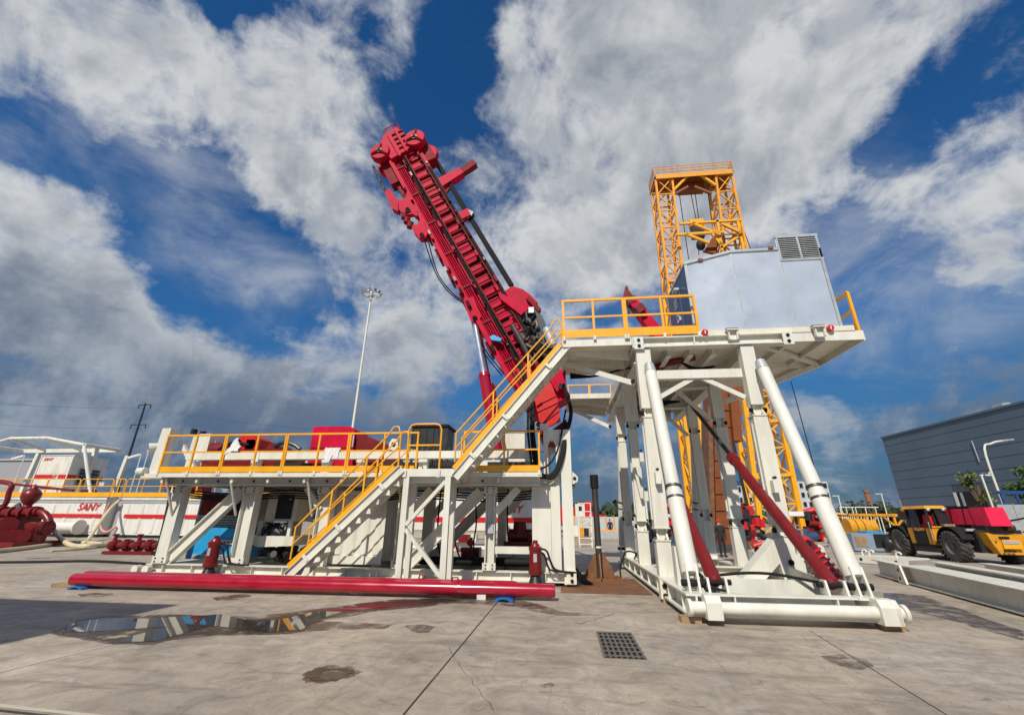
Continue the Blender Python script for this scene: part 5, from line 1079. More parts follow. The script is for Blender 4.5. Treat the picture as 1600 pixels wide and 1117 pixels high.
b_ = V(1562, 765, v); streetlamp('lamp_post', 'tall white lamp post with a long curved arm in front of the warehouse', V(1566, 780, v), V(1546, 697, v)+Vector((.2, 0, .2)), V(1544, 712, v), V(1574, 688, v), .07)
v = 37
t = thing('camera_pole', tuple(V(1548, 800, v)), 'white pole with two small cameras in front of the warehouse tree', 'pole', 'white lamp posts')
c0 = V(1547, 785, v); c1 = V(1535, 742, v); x_ = (c0.x+c1.x)/2; T('pole', white, t, (x_, v, 0), (x_, v, c1.z), .06, n=8); BX('camera_bar', white, t, x_-.1, x_+.7, v-.05, v+.05, c1.z-.05, c1.z+.04)
for dx in (.2, .6): MB().ball((x_+dx, v, c1.z+.12), .1, 8).build('camera', lightgrey, t)
for (lb, p0, p1) in (('distant white lamp post standing right of the brick chimney', (1385, 800), (1374, 772)), ('white lamp post with flat head left of the brick chimney', (1316, 800), (1309, 775))):
    v = 70; a, b = V(*p0, v), V(*p1, v); t = thing('lamp_post', (a.x, v, 0), lb, 'lamp post', 'white lamp posts')
    T('lamp_pole', white, t, (a.x, v, 0), (a.x, v, b.z), .07, n=8); BX('lamp_head', white, t, a.x-.8, a.x+.1, v-.1, v+.1, b.z, b.z+.1)
v = 33
g0_, g1_ = V(1562, 800, v), V(1602, 800, v); zt = V(1580, 788, v).z
t = thing('glass_barrier', (g0_.x+1, v, 0), 'row of clear glass barrier panels in front of the warehouse', 'barrier')
for k in range(4): BX('glass_panel', lightgrey, t, g0_.x+.95*k, g0_.x+.9+.95*k, v, v+.03, .3, zt); BX('barrier_post', lightgrey, t, g0_.x+.91+.95*k, g0_.x+.94+.95*k, v-.04, v+.05, 0, zt+.05)
deepblue = mat('deep_blue_paint', (.012, .07, .26), .45)
v = 35; a, b = V(1568, 790, v), V(1606, 790, v); z1 = V(1570, 769, v).z; z0 = V(1570, 790, v).z
t = thing('blue_rack', (a.x+1, v, 0), 'blue steel rack frame at the right edge in front of the warehouse', 'rack')
for z in (z0, z1): BX('rack_beam', deepblue, t, a.x, b.x+1, v-.08, v+.08, z-.1, z+.1)
for k in range(5): B('rack_post', deepblue, t, (a.x+.1+.95*k, v, 0), (a.x+.1+.95*k, v, z1-.1), .1)
T_ = V(1582, 812, 30); t = thing('grey_bin', (T_.x, 30, 0), 'pale grey bin behind the red telehandler boom at the right edge', 'bin'); MB().hexa([(T_.x-.9, 30, 0), (T_.x+.8, 30, 0), (T_.x+.8, 31, 0), (T_.x-.9, 31, 0), (T_.x-1.1, 30, 1.7), (T_.x+.9, 30, 1.7), (T_.x+.9, 31, 1.7), (T_.x-1.1, 31, 1.7)]).build('bin_body', lightgrey, t); BX('bin_base', blackp, t, T_.x+1.0, T_.x+2.5, 30, 31, 0, 1.5)

# ------------------------------------------------------------------ trees
def tree(name, lb, base, h, w, m, n=900, trunk=.12, group=None, ls=.22, cat='tree', low=.25):
    t = thing(name, tuple(base), lb, cat, group); bx, by, bz = base
    rnd = random.Random(int(bx*7+by*13+h*5))
    tr = MB(); tr.path([(bx, by, bz), (bx+.03*h*rnd.uniform(-1, 1), by, bz+h*.35), (bx+.05*h*rnd.uniform(-1, 1), by, bz+h*.75)], trunk, 7, 3)
    cl = []
    for k in range(9):
        an = rnd.uniform(0, 2*pi); rr = w*.5*rnd.uniform(.25, .85); zz = bz+h*rnd.uniform(low+.1, .9); c = Vector((bx+rr*cos(an), by+rr*sin(an), zz)); cl.append((c, w*rnd.uniform(.16, .30)))
        tr.path([(bx, by, bz+h*rnd.uniform(.2, .5)), tuple(Vector((bx, by, bz+h*.45)).lerp(c, .5)), tuple(c)], trunk*.35, 5, 2)
    cl.append((Vector((bx, by, bz+h*.85)), w*.22))
    tr.build('trunk', bark, t)
    cr = MB(); vs, fs = [], []
    for i in range(n):
        c, r_ = rnd.choice(cl); d = Vector((rnd.gauss(0, 1), rnd.gauss(0, 1), rnd.gauss(0, .8))); d = d.normalized()*r_*rnd.random()**.35; p = c+d
        a = Vector((rnd.gauss(0, 1), rnd.gauss(0, 1), rnd.gauss(0, 1))).normalized(); b = a.cross(Vector((rnd.gauss(0, 1), rnd.gauss(0, 1), rnd.gauss(0, 1)))).normalized(); s_ = ls*rnd.uniform(.6, 1.3)
        o = len(vs); vs += [p-a*s_, p-b*s_*.5, p+a*s_, p+b*s_*.5]; fs.append((o, o+1, o+2, o+3))
    cr.add(vs, fs); cr.build('crown', m, t, sharp=180); return t
v = 40; c = V(1525, 790, v); tree('leafy_tree', 'thin yellow-green tree beside the dark warehouse doorway', (V(1534, 790, v).x, v, 0), V(1518, 730, v).z+.1, 1.7, leafy, 420, .1, ls=.16)
v = 38; tree('leafy_tree', 'green tree cut by the right edge of the picture', (V(1618, 790, v).x, v, 0), V(1598, 716, v).z, 2.2, leaf, 1200, .1, ls=.16)
for i, (p_, top, v, w, lb) in enumerate(((1352, 778, 90, 10, 'round dark tree just below the brick chimney'), (1375, 788, 92, 9, 'lower dark tree right of the brick chimney'), (1400, 793, 95, 8, 'small far tree against the corner of the warehouse'),
        (930, 790, 75, 5, 'far bush left of the dark post'), (965, 787, 78, 6, 'far green tree right of the dark post'), (985, 792, 80, 5, 'far tree partly behind the rear left column'), (897, 786, 82, 5, 'far tree over the white truck cab'), (1020, 790, 78, 6, 'far tree seen between the left columns'), (1072, 792, 80, 6, 'far tree between the left brace and the yellow mast leg'), (1315, 790, 85, 8, 'far tree beside the flat headed lamp'))):
    z = V(p_, top, v).z; tree('far_tree', lb, (V(p_, top, v).x, v, 0), max(1.8, z*.74), w*.8, farleaf, 420, .2, 'trees along the far side of the yard', ls=.55, low=.15)
v = 120; a = V(0, 742, v)
fo = MB(); rnd = random.Random(2); vs, fs = [], []
for i in range(4200):
    u_ = rnd.uniform(-230, 130); vv_ = 150+rnd.uniform(-8, 8); z = rnd.uniform(0, 4.5+2.2*sin(u_*.13)+1.5*sin(u_*.41)); a = Vector((rnd.gauss(0, 1), rnd.gauss(0, 1), rnd.gauss(0, 1))).normalized(); b = a.cross(Vector((rnd.gauss(0, 1), 1, rnd.gauss(0, 1)))).normalized(); o = len(vs); p = Vector((u_, vv_, z)); s_ = rnd.uniform(.8, 1.6)
    vs += [p-a*s_, p-b*s_*.6, p+a*s_, p+b*s_*.6]; fs.append((o, o+1, o+2, o+3))
fo.add(vs, fs); fo.build('treeline', farleaf, None, 'dark far treeline along the horizon', 'trees', None, 'stuff', sharp=180)
# chimney and far buildings
v = 140; c = V(1353, 765, v); b0 = V(1357, 800, v); MB().lathe((c.x, v, 0), (0, 0, 1), [(0, 1.0), (c.z*.92, .62), (c.z*.92+.05, .8), (c.z, .78)], 18).build('brick_chimney', brick, None, 'brick red chimney rising over the far trees', 'chimney')
def facade(name, lb, x0, x1, zt, v, rows, cols, m, roofm=None, group=None):
    t = thing(name, ((x0+x1)/2, v, 0), lb, 'building', group); BX('wall', m, t, x0, x1, v, v+12, 0, zt)
    if roofm: BX('roof', roofm, t, x0-.3, x1+.3, v-.3, v+12.3, zt+.001, zt+.9)
    for r in range(rows):
        for c_ in range(cols):
            cx = x0+(x1-x0)*(c_+.5)/cols; cz = zt*(r+.55)/rows; w = (x1-x0)/cols*.3; h = zt/rows*.28
            f = BX('window', lightgrey, t, cx-w, cx+w, v-.12, v-.001, cz-h, cz+h); BX('pane', glass, f, cx-w*.85, cx+w*.85, v-.14, v-.121, cz-h*.85, cz+h*.85)
v = 110
a, b = V(1143, 757, v), V(1180, 757, v); facade('apartment_block', 'pale building with dark roof band seen under the drill floor left of the yellow mast', a.x, b.x, a.z, v, 4, 5, paleb, navy, 'far pale buildings')
a, b = V(1236, 752, v), V(1292, 752, v); facade('apartment_block', 'pale building with rows of windows seen right of the yellow mast', a.x, b.x, a.z, v, 5, 6, paleb, None, 'far pale buildings')

# ------------------------------------------------------------------ yellow lattice mast
TV = 44.0
lm = thing('lattice_mast', (V(1165, 830, TV).x, TV, 0), 'tall yellow lattice drilling mast with crown platform behind the silver cabin', 'drilling mast')
def leg(pts_top, pts_bot, m_t, m_b, n, depth, split=.55):
    """two front chords given by pixels, two rear chords behind them"""
    (t0, t1), (b0, b1) = pts_top, pts_bot
    F = [(V(*t0, TV), V(*b0, TV)), (V(*t1, TV), V(*b1, TV))]; dy = Vector((0, depth, 0)); ch = [F[0], F[1], (F[0][0]+dy, F[0][1]+dy), (F[1][0]+dy, F[1][1]+dy)]
    for (p, q) in ch:
        c = p.lerp(q, split); MB().bar(p, c, .24).build('chord', m_t, lm); MB().bar(c+(q-p)*.0005, q, .42).build('chord', m_b, lm)
    mid = [(F[0][j]+F[1][j])*.5 for j in (0, 1)]; MB().bar(mid[0].lerp(mid[1], split+.25), mid[1], .26).build('chord', m_b, lm)
    for i in range(n):
        f0, f1 = i/n, (i+1)/n; m = m_t if f0 < split else m_b
        P = [(p.lerp(q, f0), p.lerp(q, f1)) for p, q in ch]
        for (j, k) in ((0, 1), (0, 2), (1, 3), (2, 3)):
            big = (j, k) == (0, 1) and i % 2 == 0 and i > n*.3
            MB().bar(P[j][0], P[k][0], .5 if big else .14, .3 if big else .14).build('lattice_girt', m, lm)
            if i % 2: MB().bar(P[j][0], P[k][1], .13).build('lattice_brace', m, lm)
            else: MB().bar(P[k][0], P[j][1], .13).build('lattice_brace', m, lm)
            if (j, k) == (0, 1): MB().bar(P[j][0] if i % 2 == 0 else P[k][0], P[k][1] if i % 2 == 0 else P[j][1], .09).build('lattice_brace', m, lm)
leg([(1024, 280), (1050, 278)], [(1088, 800), (1108, 800)], towero, towery, 16, 2.4, .40)
leg([(1118, 274), (1143, 272)], [(1190, 838), (1256, 833)], towero, towery, 16, 2.4, .28)
A_, B_ = V(1024, 279, TV), V(1143, 271, TV)
zc = (A_.z+B_.z)/2
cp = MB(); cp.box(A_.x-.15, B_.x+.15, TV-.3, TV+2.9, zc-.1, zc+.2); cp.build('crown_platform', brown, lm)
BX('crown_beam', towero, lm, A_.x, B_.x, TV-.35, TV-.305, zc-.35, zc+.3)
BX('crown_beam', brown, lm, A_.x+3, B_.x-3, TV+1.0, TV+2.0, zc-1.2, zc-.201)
s = MB(); rz = zc+.26
for z in (.45, .85, 1.25): 
    for y in (TV-.3, TV+2.8): s.bar((A_.x-.15, y, rz+z), (B_.x+.15, y, rz+z), .07)
    for x in (A_.x-.15, B_.x+.15): s.bar((x, TV-.3, rz+z), (x, TV+2.8, rz+z), .07)
for k in range(12):
    x = A_.x-.15+(B_.x-A_.x+.3)*k/11
    for y in (TV-.3, TV+2.8): s.bar((x, y, rz), (x, y, rz+1.25), .06, up=(0, 1, 0))
s.build('crown_rail', MATS['tower_orange'], lm)
for p, q in (((1052, 298), (1078, 272)), ((1118, 290), (1092, 272)), ((1055, 303), (1075, 292)), ((1112, 303), (1085, 292))): MB().bar(V(*p, TV), V(*q, TV), .28).build('crown_strut', towery if q[1] < 290 else brown, lm)
# racking board half way up
for p, q in (((1062, 350), (1158, 344)), ((1056, 367), (1128, 363)), ((1082, 349), (1122, 366)), ((1072, 366), (1108, 380)), ((1113, 366), (1128, 384)), ((1120, 344), (1128, 392)), ((1152, 344), (1162, 392)), ((1128, 350), (1158, 364)), ((1126, 388), (1156, 368))): MB().bar(V(*p, TV-1.2), V(*q, TV-1.2), .26).build('racking_beam', towery, lm)
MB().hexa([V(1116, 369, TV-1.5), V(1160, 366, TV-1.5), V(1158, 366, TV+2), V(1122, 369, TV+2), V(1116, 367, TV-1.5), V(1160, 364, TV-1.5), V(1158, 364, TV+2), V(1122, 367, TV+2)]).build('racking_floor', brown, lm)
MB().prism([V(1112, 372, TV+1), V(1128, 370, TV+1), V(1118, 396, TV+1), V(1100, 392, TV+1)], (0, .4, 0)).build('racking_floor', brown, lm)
s = MB()
for (p, q) in (((1078, 294), (1088, 345)), ((1085, 294), (1092, 345)), ((1061, 300), (1076, 405)), ((1106, 300), (1113, 352)), ((1089, 345), (1092, 398)), ((1096, 345), (1099, 395)), ((1148, 320), (1175, 395))): s.tube(V(*p, TV+2), V(*q, TV+2), .05, n=5)
s.build('hoist_line', black, lm)
BX('travelling_block', blackp, lm, V(1091, 370, TV+2).x-.7, V(1091, 370, TV+2).x+.7, TV+1.6, TV+2.4, V(1091, 372, TV+2).z, V(1091, 356, TV+2).z); BX('block_cap', towery, lm, V(1091, 370, TV+2).x-.8, V(1091, 370, TV+2).x+.8, TV+1.6, TV+2.4, V(1091, 355, TV+2).z, V(1091, 345, TV+2).z)
MB().ball(V(1095, 383, TV+2), .55, 10, 1.3).build('hook', blackp, lm)
BX('name_plate', whitel, lm, V(1246, 802, TV).x-.9, V(1246, 802, TV).x+.9, TV-.4, TV-.3, V(1246, 806, TV).z, V(1246, 799, TV).z)
MB().tube(V(1236, 596, 30), V(1275, 740, 30), .03, n=5).build('guy_line', black, lm)
MB().tube(V(1145, 690, 40), V(1170, 800, 40), .14, n=8).build('stand_pipe', blackp, lm)
# orange-brown raising frame behind the floor
t = thing('raising_frame', tuple(V(1128, 838, 27)), 'orange-brown steel plate frame standing behind the drill floor columns', 'frame')
MB().prism([V(1106, 590, 27), V(1140, 590, 27), V(1140, 650, 27), V(1150, 760, 27), V(1143, 850, 27), V(1108, 850, 27), V(1112, 740, 27)], (0, 1.2, 0)).build('frame_plate', brown, t)
for k in range(8): a, b = V(1109, 640+26*k, 26.95), V(1142, 640+26*k, 26.95); BX('plate_rib', brown, t, a.x+.1, b.x, 26.93, 26.999, a.z-.05, a.z+.05)
MB().bar(V(1104, 640, 27), V(1108, 850, 27), .25, 1.4).build('frame_flange', rust, t)
t = thing('raising_beam', tuple(V(1180, 580, 27)), 'orange-brown box beam crossing under the rear of the drill floor', 'beam'); MB().bar(V(1135, 608, 27), V(1172, 598, 27), .8, .9).build('beam_body', brown, t); MB().bar(V(1143, 612, 27), V(1150, 690, 27), .5, .8).build('beam_leg', brown, t)

# ------------------------------------------------------------------ clutter seen through the structure
def clutter(name, lb, cat, pxs, v, mats_, n, size, seed, group=None, zmax=1.6):
    rnd = random.Random(seed); a, b = V(pxs[0], 830, v), V(pxs[1], 830, v); t = thing(name, ((a.x+b.x)/2, v, 0), lb, cat, group)
    for k, m in enumerate(mats_):
        s = MB()
        for i in range(n):
            x, z = rnd.uniform(a.x, b.x), rnd.uniform(0, zmax); y = v+rnd.uniform(-.5, .8); q = size*rnd.uniform(.5, 1.3)
            if i % 3 == 0: s.box(x-q, x+q, y-q, y+q, max(0, z-q*.7), z+q*.7)
            elif i % 3 == 1: s.tube((x-q, y, z+.1), (x+q, y+rnd.uniform(-.3, .3), z+.1+rnd.uniform(-.3, .3)), q*.5, n=10)
            else: s.lathe((x, y, max(0, z-q)), (0, 0, 1), [(0, q*.7), (q*1.6, q*.7), (q*1.8, q*.3)], 12)
        s.build(('pump_body', 'pipework', 'base_frame')[k % 3], m, t, kind='stuff' if n > 2 else None)
    return t
clutter('pump_unit', 'red and black pump unit seen between the middle and right columns', 'pump', (1150, 1182), 30, (red, blackp, darkred), 7, .32, 3, zmax=2.6)
clutter('pump_unit', 'bright red machinery right of the yellow mast foot behind the right brace', 'machinery', (1262, 1296), 44, (red, darkred, blackp), 9, .5, 5, zmax=2.4)
clutter('parts_pile', 'pile of red parts by the foot of the right column', 'parts', (1182, 1205), 26, (red, pipered, wood), 5, .22, 6, zmax=.5)
clutter('tarp_heap', 'blue covered goods on the ground at the yellow mast foot', 'goods', (1210, 1262), 40, (blue, navy, wood), 7, .5, 8, zmax=.7)
clutter('red_machine', 'far red machine seen between the left columns and brace', 'machine', (1035, 1060), 45, (red, darkred, paleb), 6, .6, 9, zmax=3.0)
clutter('red_machine', 'far red machine seen beyond the left brace by the yellow mast leg', 'machine', (1066, 1100), 50, (red, darkred, paleb), 7, .5, 10, zmax=2.6)
clutter('machinery_heap', 'heap of red and yellow machinery between the yellow mast and the brick chimney', 'machinery', (1268, 1330), 52, (red, teley, blackp, lightgrey), 10, .5, 51, zmax=2.4)
clutter('spare_parts', 'dark spare parts on the ground left of the blue-grey machine', 'parts', (1292, 1332), 34, (blackp, rust, lightgrey), 8, .28, 52, zmax=.9)
clutter('hose_reels', 'black and red reels behind the middle right column', 'reels', (1162, 1192), 34, (blackp, red, steel), 7, .35, 53, zmax=2.0)
clutter('work_bench', 'pale bench cluttered with tools beyond the base frame', 'bench', (1152, 1215), 29, (lightgrey, rust, blackp), 7, .2, 54, zmax=.8)
BX('timber_stack', wood, None, V(1160, 845, 24).x, V(1200, 845, 24).x, 24, 26, 0, .16); tag(SC.objects['timber_stack'], 'low stack of orange boards on the ground beyond the base frame', 'timber')
# truck, fence, boxes beyond the post
v = 62
t = thing('truck', tuple(V(918, 820, v)), 'red lorry with a white cab section parked beyond the fence', 'truck')
a, b, c, d = V(899, 800, v), V(914, 800, v), V(933, 800, v), V(888, 800, v)
zt = V(905, 787, v).z
BX('cab', white, t, a.x, b.x, v, v+2.3, 1.0, zt); BX('cab_window', glass, t, a.x+.35, b.x-.4, v-.03, v-.001, zt-.9, zt-.3); BX('trailer', red, t, d.x-4, a.x-.1, v+.1, v+2.3, .9, zt-.3)
BX('cab', red, t, b.x+.05, c.x, v, v+2.3, .9, zt+.3); MB().prism([(c.x+.001, v, .8), (c.x+.001, v, zt-1.2), (c.x+1.2, v, zt-1.5), (c.x+1.3, v, .8)], (0, 2.3, 0)).build('bonnet', red, t); BX('cab_window', glass, t, c.x-.9, c.x-.2, v-.03, v-.001, zt-1.0, zt-.3)
for x in (b.x+.6, c.x+.3, d.x-1, d.x-2.6): T('wheel', tyre, t, (x, v-.05, .55), (x, v+.3, .55), .55, n=18); T('wheel_rim', lightgrey, t, (x, v-.08, .55), (x, v-.051, .55), .28, n=14)
v = 50
t = thing('site_fence', (V(930, 830, v).x, v, 0), 'grey panel fence with orange posts along the far side of the yard', 'fence')
a, b = V(885, 815, v), V(1010, 815, v); zf = V(930, 807, v).z
for k in range(10):
    x0, x1 = a.x+(b.x-a.x)*k/10, a.x+(b.x-a.x)*(k+1)/10; BX('fence_panel', paleb, t, x0+.06, x1-.06, v, v+.05, .55, max(1.5, zf)); BX('fence_post', towero, t, x0-.05, x0+.05, v-.05, v+.06, 0, max(1.6, zf)+.1)
sheet('grass_verge', [(a.x-3, 47.2, 0), (b.x+2, 47.2, 0), (b.x+2, 49.9, 0), (a.x-3, 49.9, 0)], .02, grass, None, None, 'structure')
v = 44
a, b = V(886, 838, v), V(985, 838, v); BX('kerb_pipe', lightgrey, None, a.x, b.x, v, v+.8, 0, .62); tag(SC.objects['kerb_pipe'], 'long pale concrete kerb block below the far fence', 'kerb'); BX('orange_strip', towero, None, a.x, b.x, v+.81, v+1.0, 0, .75); tag(SC.objects['orange_strip'], 'orange strip of edging along the far kerb', 'edging')
v = 40
a = V(902, 830, v); BX('white_box', white, None, V(892, 830, v).x, V(903, 830, v).x, v, v+.6, .3, 1.15); tag(SC.objects['white_box'], 'small white equipment box left of the white steps', 'box')
a, b = V(905, 830, v), V(920, 830, v); t = thing('generator', (a.x, v, 0), 'small yellow and black generator behind the white steps', 'generator'); BX('generator_body', teley, t, a.x, (a.x+b.x)/2, v, v+.6, .3, 1.1); BX('generator_engine', blackp, t, (a.x+b.x)/2+.01, b.x, v, v+.6, .3, .95); BX('stand', wood, None, V(890, 830, v).x, b.x+.3, v-.1, v+.8, 0, .3); tag(SC.objects['stand'], 'low timber stand under the white box and generator', 'stand')
v = 30
a, b = V(906, 855, v), V(926, 855, v); zt = V(906, 785, v).z
t = thing('access_steps', (a.x, v, 0), 'white steel access steps standing left of the dark post', 'steps'); s = MB()
for x in (a.x, b.x): s.bar((x, v, 0), (x, v, zt), .06); s.bar((x, v+.9, 0), (x, v+.9, zt*.75), .06)
for z in (.2, .55, zt*.45, zt*.62, zt*.8, zt-.03): s.bar((a.x, v, z), (b.x, v, z), .05)
s.bar((a.x, v, zt*.45), (b.x, v, zt*.62), .05); s.build('steps_frame', white, t)
# ------------------------------------------------------------------ people
def person(lb, base, h, shirt, trousers, helmet=None, hair=True, face=0., hands=.0, arms='down'):
    t = thing('person', tuple(base), lb, 'person', None); bx, by, bz = base; c_, s_ = cos(face), sin(face)
    def P(x, y, z): return (bx+(x*c_-y*s_)*h, by+(x*s_+y*c_)*h, bz+z*h)
    verts = [(0, 0, .53, .085), (0, 0, .66, .078), (0, 0, .79, .085), (0, 0, .855, .035), (0, -.005, .925, .052), (0, -.005, .965, .04)]
    e = [(0, 1), (1, 2), (2, 3), (3, 4), (4, 5)]
    for sg in (-1, 1):
        o = len(verts)
        verts += [(sg*.055, 0, .49, .06), (sg*.06, -.01, .28, .042), (sg*.062, .005, .06, .03), (sg*.066, -.06, .02, .026)]; e += [(0, o), (o, o+1), (o+1, o+2), (o+2, o+3)]
        o = len(verts)
        if arms == 'down': verts += [(sg*.115, 0, .80, .042), (sg*.14, .01, .64, .03), (sg*.13, -.04, .50, .022), (sg*.128, -.055, .455, .018)]
        else: verts += [(sg*.115, 0, .80, .042), (sg*.155, .0, .65, .03), (sg*.09, -.1, .62, .022), (sg*.05, -.125, .62, .018)]
        e += [(2, o), (o, o+1), (o+1, o+2), (o+2, o+3)]
    me = bpy.data.meshes.new('person_body'); me.from_pydata([Vector(P(*q[:3]))-Vector(base) for q in verts], e, [])
    o = bpy.data.objects.new('body', me); COL.objects.link(o); o.parent = t; o['_org'] = tuple(base)
    md = o.modifiers.new('skin', 'SKIN'); md.use_smooth_shade = True
    for i, q in enumerate(verts): me.skin_vertices[0].data[i].radius = (q[3]*h, q[3]*h*.9)
    me.skin_vertices[0].data[0].use_root = True
    o.modifiers.new('sub', 'SUBSURF').levels = 2; o.modifiers['sub'].render_levels = 2
    m = bpy.data.materials.new('person_clothes'); m.use_nodes = True; nt = m.node_tree; N, L = nt.nodes, nt.links
    tc = N.new('ShaderNodeTexCoord'); sp = N.new('ShaderNodeSeparateXYZ'); L.new(tc.outputs['Object'], sp.inputs[0]); mr = N.new('ShaderNodeMapRange'); L.new(sp.outputs[2], mr.inputs[0]); mr.inputs[2].default_value = h
    cr = N.new('ShaderNodeValToRGB'); cr.color_ramp.interpolation = 'CONSTANT'; els = cr.color_ramp.elements
    els[0].position = 0; els[0].color = (.02, .018, .016, 1); els[1].position = .045; els[1].color = (*trousers, 1)
    for pos, col in ((.50, shirt), (.845, (.42, .25, .17))): q = els.new(pos); q.color = (*col, 1)
    L.new(mr.outputs[0], cr.inputs[0]); L.new(cr.outputs[0], N['Principled BSDF'].inputs['Base Color']); N['Principled BSDF'].inputs['Roughness'].default_value = .8; me.materials.append(m)
    hp = Vector(P(0, .002, .955))
    if helmet: 
        s = MB(); s.lathe(hp, (0, 0, 1), [(-.005*h, .075*h), (.0, .07*h), (.03*h, .058*h), (.052*h, .03*h), (.057*h, .002)], 14); s.build('helmet', helmet, t)
    else:
        s = MB(); s.lathe(hp+Vector((0, .004*h, 0)), (0, 0, 1), [(-.02*h, .05*h), (.02*h, .05*h), (.04*h, .03*h), (.045*h, .002)], 12); s.build('hair', black, t)
    n_ = Vector(P(0, -.06, .915)); MB().ball(n_, .011*h, 6).build('nose', skin, t)
    return t
bk = (.018, .018, .02)
v = 24; c = V(1125, 830, v); person('person in a red helmet and black shirt standing behind the drill floor base', (c.x, v, 0), 1.74, bk, bk, red, face=.2)
v = 43; c = V(960, 830, v); person('person in black clothes standing alone beyond the dark post', (c.x, v+3.5, 0.0), 1.72, bk, bk, None, face=2.9)
v = 21.5
for q, lb, sh, tr_, he in ((1012, 'person in a grey shirt partly hidden behind the middle left column', (.2, .2, .22), bk, None), (1022, 'person in a dark orange-trimmed vest and khaki trousers between the left columns', (.10, .07, .04), (.3, .25, .18), None), (1034, 'person in a navy jacket right of the near left column', (.02, .05, .14), bk, None), (1044, 'person in a dark vest with a pale shoulder beside the left brace', (.18, .10, .05), bk, None)):
    c = V(q, 830, v); person(lb, (c.x, v, 0), 1.72, sh, tr_, he, face=random.uniform(-.5, .5), arms='up' if q % 4 == 2 else 'down'); v += .7

# ------------------------------------------------------------------ left background: mud tanks
LV = 33.0
zt = 3.05
def xat(p): return V(p, 800, LV).x
def tank(lb, x0, x1, v, stripes, logos, skid=True, ribs=True):
    t = thing('mud_tank', ((x0+x1)/2, v+1.2, 0), lb, 'tank', 'white mud tanks with a red stripe')
    BX('tank_shell', tankw, t, x0, x1, v, v+2.4, .22, zt); BX('skid', blackp, t, x0+.1, x1-.1, v+.1, v+2.3, 0, .219)
    n = int((x1-x0)/1.25)
    for k in range(n):
        x = x0+(x1-x0)*(k+.5)/n; MB().prism([(x-.16, v-.001, .4), (x-.1, v-.05, .4), (x+.1, v-.05, .4), (x+.16, v-.001, .4)], (0, 0, 2.05)).build('tank_rib', tankw, t)
    BX('top_rail', white, t, x0-.03, x1+.03, v-.12, v-.001, zt-.22, zt); BX('eave_channel', lightgrey, t, x0, x1, v-.05, v-.002, zt-.45, zt-.221)
    for a, b in stripes: BX('red_stripe', red, t, a, b, v-.065, v-.0505, 1.46, 1.74)
    for (x, z, sz, sh) in logos: text('brand_lettering', 'SANY', red, t, (x, v-.07, z), (1, 0, 0), (0, 0, 1), sz, sh, .006, .012)
    return t
xa, xb, xc, xd = xat(-40), xat(166), xat(186), xat(345)
tank('white mud tank with red lettering and stripe at the left edge of the picture', xa, xb-.25, LV, [(xa, xb-.3)], [(xat(120), 2.02, .78, .25)])
tank('white mud tank right of the recess with the hanging hoses', xc+.1, xd+4, LV, [(xc+.6, xd+4)], [])
BX('recess_wall', MATS['light_grey_steel'], None, xb-.24, xc+.09, LV+.9, LV+1.0, 0, zt); tag(SC.objects['recess_wall'], 'grey end wall set back between the two white mud tanks', 'wall')
x3 = V(640, 800, 27).x; x4 = V(842, 800, 27).x
t3 = thing('mud_tank', ((x3+x4)/2, 28, 0), 'white mud tank with rounded belly seen under the platform near the mast foot', 'tank', 'white mud tanks with a red stripe')
BX('tank_shell', tankw, t3, x3, x4, 27, 29.4, 1.0, 3.0); s = MB(); s.prism([(x3, 27.02, .998), (x3, 27.3, .6), (x3, 28.2, .45), (x3, 29.1, .6), (x3, 29.38, .998)], (x4-x3, 0, 0)); s.build('tank_belly', cream, t3); BX('red_stripe', red, t3, x3, x4, 26.97, 26.999, 1.46, 1.74)
text('brand_lettering', 'SANY', red, t3, (V(775, 800, 27).x, 26.96, 2.0), (1, 0, 0), (0, 0, 1), .62, .25, .006, .01); BX('skid', whitel, t3, x3, x4, 27.0, 29.2, 0, .14); BX('tank_saddle', cream, t3, x3+1.2, x3+1.6, 27.05, 29.2, .141, .9); BX('tank_saddle', cream, t3, x4-1.6, x4-1.2, 27.05, 29.2, .141, .9)
clutter('centrifugal_pump', 'small red pump with a white guard standing on the far skid under the platform', 'pump', (700, 735), 24.5, (red, darkred, white), 4, .25, 31, zmax=.7)
def far_rail(lb, x0, x1, v, step, mk=yellow):
    t = thing('walkway_rail', ((x0+x1)/2, v, zt), lb, 'guard rail', 'yellow guard rails on the mud tanks'); n = max(1, int((x1-x0)/step))
    BX('kick_board', mk, t, x0, x1, v-.19, v-.125, zt+.02, zt+.36)
    for k in range(n):
        a, b = x0+(x1-x0)*k/n+.04, x0+(x1-x0)*(k+1)/n-.04; s = MB()
        s.path([(a, v-.16, zt+.1), (a, v-.16, zt+1.3), (a+.12, v-.16, zt+1.42), (b-.12, v-.16, zt+1.42), (b, v-.16, zt+1.3), (b, v-.16, zt+.1)], .035, 6); s.bar((a, v-.16, zt+.85), (b, v-.16, zt+.85), .05); s.bar(((a+b)/2, v-.16, zt+.1), ((a+b)/2, v-.16, zt+1.4), .05, up=(0, 1, 0)); s.build('rail_panel', mk, t)
far_rail('yellow guard rail along the top of the left mud tank below the white doghouse', xa, xb, LV, 2.6); far_rail('short yellow gate rail bridging the recess between the mud tanks', xb+.05, xc-.02, LV, 3); far_rail('yellow guard rail along the second mud tank running behind the platform', xc+.03, xd+4, LV, 2.6); far_rail('yellow guard rail on the round bellied tank under the platform', x3, x4, 27, 2.4)
